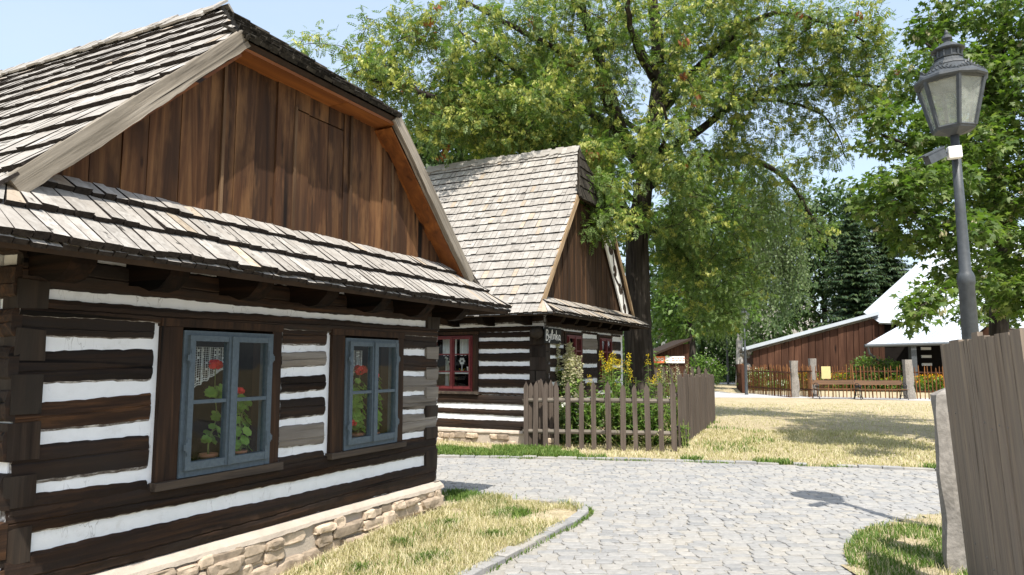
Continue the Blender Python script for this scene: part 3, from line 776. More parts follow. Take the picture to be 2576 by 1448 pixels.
# ================================================================== small things at the cottages
def hw(C, x, y, z): return C + Vector((-A_.x * x + N_.x * y, -A_.y * x + N_.y * y, z))    # house frame -> world

def leaf_disc(mb, c, nrm, r, m=0, lobes=7):
    nrm = Vector(nrm).normalized(); x = nrm.orthogonal().normalized(); y = nrm.cross(x); a0 = U(0, 6)
    vs = [Vector(c)]; n = lobes * 2
    for k in range(n):
        a = a0 + 2 * PI * k / n; rr = r * (1.0 if k % 2 else .86) * U(.92, 1.06)
        vs.append(Vector(c) + (x * math.cos(a) + y * math.sin(a)) * rr + nrm * r * .18 * U(.5, 1.4))
    mb.add(vs, [(0, 1 + k, 1 + (k + 1) % n) for k in range(n)], m)

def geranium(label, C, x, z, y=-.085, h=.55, heads=(), leafy=1.0, pot=.055, potc='terracotta', lean=0, band=None):
    t = thing('potted_geranium', label, 'potted plant', hw(C, x, y, z), ROTZ, 'geraniums in the blue windows')
    mb = MB(); mb.lathe([(pot * .68, 0), (pot * .9, pot * 1.35), (pot * 1.08, pot * 1.36), (pot * 1.1, pot * 1.75), (pot * .95, pot * 1.75), (pot * .9, pot * 1.5)], 18)
    mb.build('pot', [potc], t, True)
    ms = MB(); ml = MB(); top = pot * 1.6
    pts = [Vector((0, 0, top * .8))]
    for k in range(1, 7):
        f = k / 6; pts.append(Vector((lean * f + .02 * math.sin(f * 7 + x * 9), .008 * math.sin(f * 5), top + (h - top) * f)))
    ms.tube(pts, [.007 * (1 - .5 * k / 6) for k in range(7)], 6)
    n = int(38 * leafy)
    for k in range(n):
        if band:
            f = random.choice(band) + U(-.07, .07)
        else: f = U(.06, 1.0)
        f = min(max(f, .04), 1); i = min(int(f * 6), 5); b = pts[i].lerp(pts[i + 1], f * 6 - i)
        a = U(0, 2 * PI); r = U(.025, .085)
        e = b + Vector((math.cos(a) * r, math.sin(a) * r * .45, U(-.02, .05)))
        ms.tube([b, (b + e) / 2 + Vector((0, 0, .01)), e], .0022, 4, cap=False)
        leaf_disc(ml, e, (math.cos(a) * .6 + U(-.3, .3), .7 + U(-.3, .4), .65), U(.026, .046))
    ms.build('stem', ['stem'], t, True); ml.build('leaves', ['geranium'], t)
    for (hx, hz_, r) in heads:
        mf = MB(); c = Vector((hx, .01, hz_)); b = pts[4]
        mf.tube([b, (b + c) / 2 + Vector((.01, 0, 0)), c], .003, 5, 1)
        for k in range(44):
            dv = Vector((U(-1, 1), U(-1, 1), U(-.7, 1))); dv = dv.normalized() if dv.length > .1 else Vector((0, 0, 1))
            p = c + Vector((dv.x * r, dv.y * r * .8, dv.z * r * .6)) * U(.6, 1)
            leaf_disc(mf, p, dv + Vector((0, .3, 0)), r * .34, 0, 4)
        mf.build('flower_head', ['petal', 'stem'], t)
zsl = .785 + .012
geranium('leggy geranium with one high red bloom and sparse leaves behind the left blue window', C1, 2.84, zsl, h=.54, heads=((-.02, .735, .055),), leafy=.8, band=(.25, .3, .55, .95, 1.0, 1.0), lean=-.06, pot=.06)
geranium('geranium with small red bloom and drooping pale leaves in a terracotta pot', C1, 2.56, zsl, h=.44, heads=((.035, .54, .045),), leafy=1.0, lean=-.02, pot=.055)
geranium('bushy geranium with large red bloom below the scalloped lace panel', C1, 1.17, zsl, h=.54, heads=((-.02, .68, .07), (.09, .2, .045)), leafy=2.2, pot=.06)
geranium('tall leafy geranium in the right half of the blue window nearest the corner', C1, .92, zsl, h=.58, heads=((.03, .63, .055),), leafy=1.9, pot=.05)

def lace(label, C, x0, x1, z0, z1, y, drop, side=0):
    mb = MB(); nx, nz = 22, 16
    P = {}
    for i in range(nx + 1):
        for k in range(nz + 1):
            fx, fz = i / nx, k / nz
            zb = z0 + (z1 - z0) * (drop * (fx if side else 1 - fx)) + .012 * abs(math.sin(fx * 16))
            P[i, k] = (x0 + (x1 - x0) * fx, y + .01 * math.sin(fx * 25), z1 + (zb - z1) * fz)
    def band(a, b, w=.0016):
        a, b = Vector(a), Vector(b); mb.tube([a, b], w, 3, cap=False)
    for i in range(nx + 1):
        for k in range(nz):
            band(P[i, k], P[i, k + 1], .0016 if i % 2 else .0024)
    for k in range(nz + 1):
        for i in range(nx): band(P[i, k], P[i + 1, k], .004 if k >= nz - 1 else .0014)
    for i in range(1, nx, 2):
        for k in range(1, nz, 3):
            if (i * 7 + k * 3) % 4 < 2: mb.add([P[i, k], P[i + 1, k], P[i + 1, k + 1], P[i, k + 1]], [(0, 1, 2, 3)])
    o = mb.build('lace_curtain', ['lace']); o.location = C; o.rotation_euler = (0, 0, ROTZ)
    return tag(o, label, 'curtain')
lace('white lace panel hanging behind the upper pane above the highest red geranium', C1, 2.66, 2.92, 1.36, 1.66, -.17, .45)
lace('small scalloped white lace panel behind the blue window nearest the house corner', C1, 1.02, 1.26, 1.36, 1.66, -.17, .5)

# red window on the shaded side of the far cottage: curtains, painted flower, cup
def cl_(name, label, cat, y, z, x=-.12): return thing(name, label, cat, hw(C2, x, y, z), ROTZ)
mb = MB()
for a, b in ((LW[0] + .09, LW[0] + .42), (LW[1] - .42, LW[1] - .09)):
    n = 16; vs = []
    for i in range(n + 1):
        f = i / n; vs += [(-.17 + .012 * math.sin(f * 30), a + (b - a) * f, LW[3] - .03), (-.17 + .012 * math.sin(f * 30), a + (b - a) * f, LW[3] - .37 - .025 * abs(math.sin(f * 12)))]
    mb.add(vs, [(2 * i, 2 * i + 1, 2 * i + 3, 2 * i + 2) for i in range(n)])
o = mb.build('lace_curtain', ['lace']); o.location = C2; o.rotation_euler = (0, 0, ROTZ); tag(o, 'short white half curtains in the top panes of the dark red window', 'curtain')
mb = MB(); a = LW[0] + .17; mb.add([(-.15, a, LW[2] + .02), (-.15, a + .2, LW[2] + .02), (-.16, a + .05, LW[2] + .62), (-.16, a, LW[2] + .62)], [(0, 1, 2, 3)])
mb.prism([(-.15, a, LW[2] + .02), (-.15, a + .2, LW[2] + .02), (-.16, a + .05, LW[2] + .62), (-.16, a, LW[2] + .62)], (-.01, 0, 0))
o = mb.build('gathered_drape', ['lace']); o.location = C2; o.rotation_euler = (0, 0, ROTZ); tag(o, 'white gathered drape tapering upward in lower pane of the dark red window', 'curtain')
t = cl_('window_ornament', 'pale wooden flower on a stalk standing in the dark red window', 'ornament', LW[1] - .34, LW[2] + .36)
mb = MB(); mb.tube([(0, 0, 0), (0, 0, .2)], .008, 6); mb.build('stem', ['white'], t)
mb = MB()
for k in range(6):
    an = k * PI / 3; mb.blob((0, .045 * math.cos(an), .23 + .045 * math.sin(an)), (.01, .032, .032), 0, 1, 0)
mb.build('petals', ['lace'], t)
mb = MB()
for s in (1, -1): mb.prism([(0, 0, 0), (0, s * .07, .09), (0, s * .02, .04)], (-.008, 0, 0))
mb.build('leaf', ['yellow'], t)
t = cl_('cup', 'small white cup standing beside the pale flower ornament', 'cup', LW[1] - .17, LW[2] + .36)
mb = MB(); mb.lathe([(.035, 0), (.055, .11), (.06, .115), (.05, .11)], 14); mb.build('bowl', ['white'], t, True)
t = cl_('flower_sprig', 'white flower sprig standing left of the sash bar in the dark red window', 'flowers', LW[0] + .29, LW[2] + .05)
mb = MB(); ms = MB()
for k in range(14):
    p = Vector((U(-.02, .02), U(-.09, .09), U(.5, .62))); ms.tube([(0, 0, 0), p], .003, 4); leaf_disc(mb, p, (1, U(-.5, .5), U(0, .6)), .025, 0, 5)
mb.build('blossom', ['whiteflower'], t); ms.build('stem', ['stem'], t)
# shelf the ornaments stand on
mb = MB(); mb.box(-.21, -.09, LW[0] + .05, LW[1] - .05, LW[2] + .335, LW[2] + .358); o = mb.build('display_shelf', ['white'], None)
o.location = C2; o.rotation_euler = (0, 0, ROTZ); tag(o, 'narrow white shelf across the dark red window carrying the cup', 'shelf')

# hand-lettered shop sign
sx0, sz1 = hl(C2, 1371, 824, .07); sx1, sz0 = hl(C2, 1411.5, 866, .07)
S = thing('shop_sign', 'black board hand lettered Bylinka in white beside the red window', 'sign', C2, ROTZ)
mb = MB(); mb.box(sx1, sx0, .05, .075, sz0, sz1); mb.build('board', ['black'], S)
w_, h_ = sx0 - sx1, sz1 - sz0
GL = {  # strokes in a box one unit high, x advancing right
 'B': ([[(.06, .95), (.05, .5), (.02, .06)], [(.04, .93), (.22, .95), (.30, .80), (.22, .62), (.08, .55)], [(.08, .55), (.30, .50), (.34, .28), (.22, .10), (.02, .08)]], .40),
 'y': ([[(.02, .62), (.06, .40), (.16, .34), (.24, .44)], [(.28, .66), (.22, .30), (.10, -.04), (.02, .0)]], .32),
 'l': ([[(.04, .34), (.18, .70), (.20, .96), (.13, .93), (.09, .55), (.10, .22), (.17, .2)]], .24),
 'i': ([[(.05, .62), (.05, .36), (.08, .2)], [(.07, .80), (.08, .82)]], .15),
 'n': ([[(.03, .62), (.04, .2)], [(.04, .48), (.13, .62), (.22, .55), (.23, .3), (.27, .2)]], .32),
 'k': ([[(.05, .98), (.04, .5), (.03, .12)], [(.27, .60), (.05, .42)], [(.10, .46), (.22, .28), (.30, .10)]], .34),
 'a': ([[(.26, .52), (.14, .58), (.04, .40), (.08, .20), (.18, .22), (.27, .50)], [(.27, .55), (.26, .26), (.33, .12)]], .36)}
tot = sum(GL[c][1] for c in 'Bylinka'); mb = MB(); xx = .03
for c in 'Bylinka':
    for st in GL[c][0]:
        P = []
        for i in range(len(st) - 1):                      # Catmull-Rom smoothing
            p0, p1, p2, p3 = st[max(i - 1, 0)], st[i], st[i + 1], st[min(i + 2, len(st) - 1)]
            for q in range(6):
                u_ = q / 6
                P.append(tuple(.5 * (2 * p1[e] + (p2[e] - p0[e]) * u_ + (2 * p0[e] - 5 * p1[e] + 4 * p2[e] - p3[e]) * u_ * u_ + (3 * p1[e] - p0[e] - 3 * p2[e] + p3[e]) * u_ ** 3) for e in (0, 1)))
        P.append(st[-1])
        pts = [((xx + (p[0] / tot) * .93) * w_, (.12 + p[1] * .76) * h_) for p in P]
        mb.ribbon(pts, w_ * .027, (sx0, .0755, sz0), (-1, 0, 0), (0, 0, 1), (0, 1, 0), .003)
    xx += GL[c][1] / tot * .93
mb.build('lettering', ['white'], S)

# ================================================================== ground, path, kerbs
def poly_mesh(name, pts, z, mat, th=0):
    mb = MB(); mb.add([(p[0], p[1], z) for p in pts], [tuple(range(len(pts)))])
    if th: mb = MB(); mb.prism([(p[0], p[1], z) for p in pts], (0, 0, -th))
    return struct(mb.build(name, [mat]))
# one ground sheet to the horizon
mb = MB(); g = [-400, -120, -50, -25, -12, -6, 0, 6, 12, 25, 50, 120, 400]; gy = [-400, -120, -40, -10, 0, 6, 12, 18, 26, 36, 50, 80, 140, 400]
vs = [(x, y, -.22 if y <= 6 else 0) for y in gy for x in g]; nx = len(g)
mb.add(vs, [(r * nx + c, r * nx + c + 1, (r + 1) * nx + c + 1, (r + 1) * nx + c) for r in range(len(gy) - 1) for c in range(nx - 1)])
struct(mb.build('ground', ['lawn']))

LIS = [(-.21, 5.42), (.28, 6.40), (.60, 7.02), (.77, 7.43), (.80, 7.72), (.66, 7.98), (.36, 8.16), (-.13, 8.36), (-.79, 8.66), (-1.3, 9.1)]   # near-left island edge
LISP = [(-2.6, .5), (-.85, 4.1)] + LIS + [(-3.0, 10.0), (-9, 11), (-9, .5)]
RIS = [(2.30, .5), (2.36, 3.8), (2.46, 5.42), (2.70, 6.02), (3.12, 6.62), (3.66, 7.10), (4.35, 7.42), (6.5, 7.62), (14, 7.3)]
RISP = RIS + [(14, .5)]
FAR = [(-9, 12.9), (-4, 12.25), (-1.25, 11.90), (.6, 11.72), (2.56, 11.40), (4.4, 10.96), (6.13, 10.42), (9, 9.5), (14, 7.9)]
def inpoly(x, y, P):
    c = False; j = len(P) - 1
    for i in range(len(P)):
        if (P[i][1] > y) != (P[j][1] > y) and x < (P[j][0] - P[i][0]) * (y - P[i][1]) / (P[j][1] - P[i][1]) + P[i][0]: c = not c
        j = i
    return c
def farY(x):
    for (xa, ya), (xb, yb) in zip(FAR[:-1], FAR[1:]):
        if xa <= x <= xb: return ya + (yb - ya) * (x - xa) / (xb - xa)
    return 8
def rowbend(x): return .10 * math.sin(x * .55 + .6) - .055 * x * max(0, min(1, (x + 2) / 6)) + .035 * math.sin(x * 1.9)
mb = MB(); y = 1.6; rk = 0
while y < 13.2:
    rk += 1; rh = U(.095, .135); x = -7.5 + U(0, .2)
    near = y < 4.3
    while x < 12.5:
        w = U(.09, .20) * (1.5 if near else 1)
        cx_ = x + w / 2; fan = .16 * math.sin(cx_ * 2.1 + .4) * max(0, min(1, (8.2 - y) / 1.5))
        cy_ = y + rh / 2 + rowbend(cx_) + fan + U(-.008, .008)
        if cy_ < farY(cx_) - .10 and not inpoly(cx_, cy_, RISP) and not inpoly(cx_ - .09, cy_, LISP) and (cx_ > -4.5 or cy_ > 10.5):
            a, b = w / 2 - U(.000, .005), rh / 2 - U(-.001, .005); sk = U(-.014, .014); hz_ = U(.013, .019); rt = U(-.13, .13); ca, sa = math.cos(rt), math.sin(rt)
            base = []
            for ex, ey in ((-1, -1), (0.1, -1.08), (1, -1), (1.06, 0), (1, 1), (-.1, 1.08), (-1, 1), (-1.06, .1)):
                px, py = ex * a * U(.86, 1.06) + sk * ey, ey * b * U(.84, 1.08); base.append((px * ca - py * sa, px * sa + py * ca))
            tx, ty = U(-.02, .02), U(-.02, .02)
            vs = [(cx_ + p[0], cy_ + p[1], .003) for p in base] + [(cx_ + p[0] * .97, cy_ + p[1] * .97, hz_ * .78 + tx * p[0] + ty * p[1]) for p in base] + [(cx_ + p[0] * .78, cy_ + p[1] * .76, hz_ + tx * p[0] + ty * p[1]) for p in base]
            fs = [(k, (k + 1) % 8, 8 + (k + 1) % 8, 8 + k) for k in range(8)] + [(8 + k, 8 + (k + 1) % 8, 16 + (k + 1) % 8, 16 + k) for k in range(8)] + [tuple(range(16, 24))]
            mb.add(vs, fs)
        x += w
    y += rh
struct(mb.build('cobbled_path', ['sett']))

def curve_pts(P, step):
    out = []; P = [Vector((*p, 0)) for p in P]
    for a, b in zip(P[:-1], P[1:]):
        n = max(1, int((b - a).length / step))
        for k in range(n): out.append(a.lerp(b, k / n))
    out.append(P[-1]); return out
def kerb(name, P, width, z0, z1, lmin, lmax, side=1, mats=('sett',), prob=1):
    pts = curve_pts(P, .04); mb = MB(); i = 0
    while i < len(pts) - 2:
        n = max(2, int(U(lmin, lmax) / .04)); k = min(i + n, len(pts) - 1)
        a, b = pts[i], pts[k]; d = (b - a).normalized(); nn = Vector((-d.y, d.x, 0)) * side
        a = a + d * .006; b = b - d * .006; w = width * U(.9, 1.1); zz = z1 + U(-.008, .008)
        if random.random() < prob:
            q = [a, b, b + nn * w, a + nn * w]
            bot = [p + Vector((0, 0, z0)) for p in q]; c = sum(q, Vector()) / 4
            mid_ = [p + Vector((U(-.004, .004), U(-.004, .004), zz * .82)) for p in q]; tp_ = [c + (p - c) * .9 + Vector((0, 0, zz)) for p in q]
            mb.hexa(bot + mid_); o = len(mb.v) - 4
            mb.v += [tuple(p) for p in tp_]
            for e in range(4): mb.f.append((o + e, o + (e + 1) % 4, o + 4 + (e + 1) % 4, o + 4 + e)); mb.m.append(0)
            mb.f.append((o + 4, o + 5, o + 6, o + 7)); mb.m.append(0)
        i = k
    return struct(mb.build(name, list(mats)))
kerb('kerb', [(-2.6, .5), (-.85, 4.1)] + LIS[:7], .105, -.03, .052, .16, .30, 1)
kerb('lawn_kerb', FAR, .12, -.03, .035, .2, .45, 1, prob=.92)
# slightly raised lawn patches behind the kerbs
def drop(x, y): return max(0, 6.6 - y) * .085 * min(1, max(0, (-.25 - x + (y - 5.4) * .4) / .9))
def lawnpatch(name, P, z, mat='lawn', slope=0, cut=0):
    xs = [p[0] for p in P]; ys = [p[1] for p in P]; mb = MB(); x0, x1, y0, y1 = min(xs), max(xs), min(ys), max(ys)
    vid = {}
    st = .16
    nx_, ny_ = int((x1 - x0) / st) + 1, int((y1 - y0) / st) + 1
    def vtx(i, k):
        if (i, k) not in vid:
            x, y = x0 + i * st, y0 + k * st; vid[i, k] = len(mb.v)
            ins = min([math.hypot(x - a[0], y - a[1]) for a in P] + [9]) 
            zz_ = z - (drop(x, y) if slope else 0); mb.v.append((x, y, z) if cut else (x, y, zz_ + .016 * mnoise.noise(Vector((x * 1.6, y * 1.6, 3))) + .008 * mnoise.noise(Vector((x * 7, y * 7, 1)))))
        return vid[i, k]
    for i in range(nx_):
        for k in range(ny_):
            if inpoly(x0 + (i + .5) * st, y0 + (k + .5) * st, P) and not (cut and (inpoly(x0 + (i + .5) * st + .16, y0 + (k + .5) * st + .14, LISP) or inpoly(x0 + (i + .5) * st - .16, y0 + (k + .5) * st + .16, RISP))): mb.f.append((vtx(i, k), vtx(i + 1, k), vtx(i + 1, k + 1), vtx(i, k + 1))); mb.m.append(0)
    return struct(mb.build(name, [mat], None, True))
struct(lawnpatch('path_bedding', [(-9, .5), (14, .5)] + FAR[::-1], .004, 'joint', cut=1))
NEARL = [(-2.72, .5), (-.97, 4.1)] + [(x - .05, y + (.02 if i < 4 else -.03)) for i, (x, y) in enumerate(LIS)] + [(-1.0, 8.2), (-3.2, 3.3), (-4.5, .5)]
lawnpatch('front_lawn', NEARL, .028, slope=1); lawnpatch('side_lawn', [(x + (.02 if y < 7 else 0), y - .02) for x, y in RISP], .03)
poly_mesh('gravel_path', [gnd(1500, 985)[:2], gnd(1800, 985)[:2], gnd(1850, 990)[:2], gnd(2120, 1000)[:2], gnd(2420, 1004)[:2], gnd(2900, 1010)[:2], gnd(2900, 1024)[:2], gnd(2360, 1010)[:2], gnd(1990, 1002)[:2], gnd(1800, 1001)[:2], gnd(1500, 999)[:2]], .006, 'gravel')
poly_mesh('far_road', [gnd(1300, 950)[:2], gnd(1640, 949)[:2], gnd(1900, 951)[:2], gnd(1900, 967)[:2], gnd(1640, 966)[:2], gnd(1300, 966)[:2]], .005, 'gravel')

# ------------------------------------------------------------------ grass
def blades(name, pts, hmin, hmax, mat, lean=.6, w=.006):
    pts = np.asarray(pts, float); n = len(pts)
    h = RS.uniform(hmin, hmax, n); az = RS.uniform(0, 2 * PI, n); ln = RS.uniform(.1, lean, n) * h
    d = np.stack([np.cos(az), np.sin(az), np.zeros(n)], 1); s = np.stack([-np.sin(az), np.cos(az), np.zeros(n)], 1)
    up = np.array([0, 0, 1.0]); W = RS.uniform(.6, 1.4, n)[:, None] * w
    b = pts; m_ = b + up * (h * .6)[:, None] + d * (ln * .35)[:, None]; t_ = b + up * h[:, None] * .95 + d * ln[:, None]
    V = np.stack([b - s * W, b + s * W, m_ + s * W * .75, m_ - s * W * .75, t_ + s * W * .15, t_ - s * W * .15], 1).reshape(-1, 3)
    k = np.arange(n)[:, None] * 6
    Fc = np.concatenate([k + np.array([0, 1, 2, 3]), k + np.array([3, 2, 4, 5])], 0)
    o = npmesh(name, V, Fc, mat); o['kind'] = 'stuff'; return o
def patchy(x, y, s, seed): return mnoise.noise(Vector((x * s, y * s, seed)))
def scatter(n, x0, x1, y0, y1, test, z=0, clump=0):
    out = []
    while len(out) < n:
        x, y = U(x0, x1), U(y0, y1)
        if test(x, y): out.append((x, y, z))
    return out
SP, SG = [], []
fl = lambda x, y: inpoly(x, y, NEARL) and -( (x - C1.x) * -N_.x + (y - C1.y) * -N_.y) > .18
def bare(x, y): return patchy(x, y, 1.1, 5) < -.42 or (y > 7.0 and x > .0 and patchy(x, y, 2, 8) < .25)
SP += scatter(27000, -2.2, 1, 3.2, 8.8, lambda x, y: fl(x, y) and not bare(x, y), .035)
TUFT = [(1075, 1405, .20), (1285, 1300, .22), (1180, 1262, .30), (1240, 1358, .12), (1260, 1310, .16), (1010, 1372, .10), (1150, 1250, .2), (1130, 1330, .1), (905, 1420, .08)]
for px, py, r in TUFT:
    c = gnd(px, py)
    for k in range(int(5200 * r)):
        rr = abs(RS.normal(0, .5)) * r; a = U(0, 6.28); SG.append((c.x + math.cos(a) * rr * 1.3, c.y + math.sin(a) * rr, .03))
SG += scatter(1800, -2.2, 1, 3.2, 8.8, lambda x, y: fl(x, y) and patchy(x, y, 2.2, 17) > .15, .035)
for k in range(900):                                  # straw along the foot of the wall and on the kerb
    s = U(0, 3.2); p = hw(C1, s, .17 + abs(RS.normal(0, .05)), 0); SP.append((p.x, p.y, .03))
rl = lambda x, y: inpoly(x, y, RISP)
SG += scatter(13000, 2.3, 4.6, 4.6, 7.45, lambda x, y: rl(x, y) and y < 6.75 + patchy(x, y, 2, 3) * .4 and patchy(x, y, 2.5, 4) > -.35, .03)
SP += scatter(5000, 2.3, 5.5, 4.6, 7.6, rl, .03)
LZ = lambda P: [(x, y, z - (drop(x, y) if x < 1.2 else 0)) for x, y, z in P]
blades('dry_grass', LZ(SP), .02, .075, 'straw', 1.1, .0032)
blades('green_grass', LZ(SG), .015, .065, 'green', .9, .004)
far = lambda x, y: y > farY(x) + .1
def h2ok(x, y): d = Vector((x, y, 0)) - C2; return not (d.dot(N_) < .1 and d.dot(A_) > -.12)
SP = scatter(26000, -3, 8, 10.3, 16.5, lambda x, y: far(x, y) and h2ok(x, y)) + scatter(16000, 2.5, 16, 13, 27, far)
def vtest(x, y):
    e = y - farY(x)
    if not (.05 < e and h2ok(x, y)): return False
    if x < 1.3: return e < 1.15 + patchy(x, y, 1.5, 2) * .9 and patchy(x, y, 2, 6) > -.38
    return e < .28 and patchy(x, y, 1.2, 9) > .22
SG = scatter(14000, -2.5, 7, 10.2, 13.8, vtest) + scatter(900, 2.5, 5.6, 12.5, 19, lambda x, y: patchy(x, y, .9, 31) > .2)
blades('dry_grass', SP, .02, .07, 'straw', 1.3, .006); blades('green_grass', SG, .03, .11, 'green', 1.0, .007)
# creeping weeds along joints of the path
SG = []
for k in range(1500):
    x = U(-1, 8); y = farY(x) - U(0, .12); 
    if patchy(x, y, 1.4, 3) > .05: SG.append((x, y, .01))
for k in range(400):
    i = random.randrange(len(LIS) - 4); f = U(0, 1); SG.append((LIS[i][0] + (LIS[i + 1][0] - LIS[i][0]) * f + U(.0, .05), LIS[i][1] + (LIS[i + 1][1] - LIS[i][1]) * f, .008))
blades('path_weeds', SG, .015, .05, 'green', 1.2, .005)

# ================================================================== picket fence round the front garden
PF = thing('picket_fence', 'grey brown wooden garden fence, pointed pickets in front and close boards round the corner', 'fence', (0, 0, 0))
a, b = gnd(1322, 1128), gnd(1692, 1137); fd = (b - a).normalized(); fn = Vector((fd.y, -fd.x, 0))
def picket(p, h, w, th, d, nrm, m='fence', tip=.09, lean=0):
    mb = MB(); q = []
    l = d * w / 2
    for (ox, z) in ((-1, -.02), (1, -.02), (1, h - tip), (0.05, h), (-1, h - tip)):
        q.append(p + l * (ox * U(.9, 1.06)) + d * lean * z + Vector((0, 0, z)))
    mb.prism(q, nrm * th); return mb
xs_px = [1324, 1347, 1374, 1398, 1428, 1461, 1494, 1531, 1564, 1598, 1630, 1662, 1691]
L = (b - a).length
xs_px = [1324, 1347.5, 1373, 1401, 1430, 1463, 1494, 1531, 1567, 1599, 1630, 1663, 1695]
for i, px in enumerate(xs_px):
    # where the pixel column meets the fence line
    r = ray(px, 1050); t = (a.x * fd.y - a.y * fd.x) / (r.x * fd.y - r.y * fd.x); p = Vector((r.x * t, r.y * t, 0))
    picket(p + fn * .03, 1.17 + U(-.02, .05) + .015 * i / 13, .092 + U(-.012, .012), .022, fd, fn, lean=U(-.02, .015)).build('picket', ['fence'], PF)
for z in (.30, .86):
    mb = MB(); mb.tube([a - fd * .05 + Vector((0, 0, z)) - fn * .02, (a + b) / 2 + Vector((0, 0, z + .01)) - fn * .02, b + fd * .05 + Vector((0, 0, z + .01)) - fn * .02], .042, 8); mb.build('rail', ['rail'], PF)
# return to the house at the near end
c_ = hw(C2, -.15, .25, 0)
rd = (c_ - a).normalized(); rn = Vector((rd.y, -rd.x, 0)); Lr = (c_ - a).length
for k in range(1, 7):
    p = a + rd * Lr * k / 7; picket(p, 1.2 + U(-.05, .08), .09, .022, rd, rn).build('picket', ['fence'], PF)
for z in (.30, .86): mb = MB(); mb.tube([a + Vector((0, 0, z)), c_ + Vector((0, 0, z))], .04, 7); mb.build('rail', ['rail'], PF)
mb = MB(); mb.tube([a + rd * .25 + Vector((.05, .1, -.05)), a + rd * .25 + Vector((.05, .1, 1.22))], .06, 8); mb.build('post', ['fence'], PF)
# close boards running back along the lawn
c0, c1 = gnd(1706, 1131), gnd(1796, 1060); bd = (c1 - c0).normalized(); bn = Vector((bd.y, -bd.x, 0)); Lb2 = (c1 - c0).length
mb = MB(); s = 0
while s < Lb2:
    w = U(.085, .14); picket_ = picket(c0 + bd * (s + w / 2) + bn * U(0, .02), 1.33 + U(-.06, .03) - .10 * s / Lb2, w - .012, .02, bd, bn, tip=.015, lean=U(-.01, .01))
    mb.add(picket_.v, picket_.f); s += w
mb.build('board_panel', ['fence'], PF)
for z in (.35, .95): mb = MB(); mb.tube([c0 - bn * .05 + Vector((0, 0, z)), c1 - bn * .05 + Vector((0, 0, z))], .04, 7); mb.build('rail', ['rail'], PF)
# last short run at the back, seen over the plants
e0, e1 = c1, hw(C2, -5.3, .5, 0); ed = (e1 - e0).normalized(); en = Vector((ed.y, -ed.x, 0)); n = int((e1 - e0).length / .24)
for k in range(1, n): picket(e0 + ed * (e1 - e0).length * k / n, 1.42 + U(-.04, .04), .11, .02, ed, en, tip=.1).build('picket', ['fence'], PF)
for z in (.35, 1.0): mb = MB(); mb.tube([e0 + Vector((0, 0, z)), e1 + Vector((0, 0, z))], .035, 6); mb.build('rail', ['rail'], PF)

# ------------------------------------------------------------------ garden plants
def tmpl_leaf(l, w, droop=.25):        # one pointed leaf of two bent quads, along +x
    return np.array([(0, 0, 0), (.45 * l, w, .02 * l), (.45 * l, -w, .02 * l), (.45 * l, 0, -.03 * l), (l, 0, -droop * l)], float), np.array([(0, 2, 3), (0, 3, 1), (1, 3, 4), (3, 2, 4)])
def frames(dirs, roll=None):
    d = dirs / np.maximum(np.linalg.norm(dirs, axis=1, keepdims=True), 1e-9); n = len(d)
    up = np.tile(np.array([0, 0, 1.0]), (n, 1)); s = np.cross(up, d); ls = np.linalg.norm(s, axis=1, keepdims=True)
    s = np.where(ls < 1e-3, np.array([[1.0, 0, 0]]), s / np.maximum(ls, 1e-9)); u = np.cross(d, s)
    if roll is not None:
        c, si = np.cos(roll)[:, None], np.sin(roll)[:, None]; s, u = s * c + u * si, u * c - s * si
    return d, s, u
def instance(T, Fc, pos, dirs, scale, roll=None):
    d, s, u = frames(np.asarray(dirs, float), roll); n = len(pos); k = len(T)
    sc_ = np.asarray(scale, float)[:, None, None]
    V = (T[None, :, 0:1] * d[:, None] + T[None, :, 1:2] * s[:, None] + T[None, :, 2:3] * u[:, None]) * sc_ + np.asarray(pos)[:, None]
    Fo = Fc[None] + (np.arange(n) * k)[:, None, None]
    return V.reshape(-1, 3), Fo.reshape(-1, Fc.shape[1])
LT, LF = tmpl_leaf(1, .2)
GARDENG = 'plants in the picket fence garden'
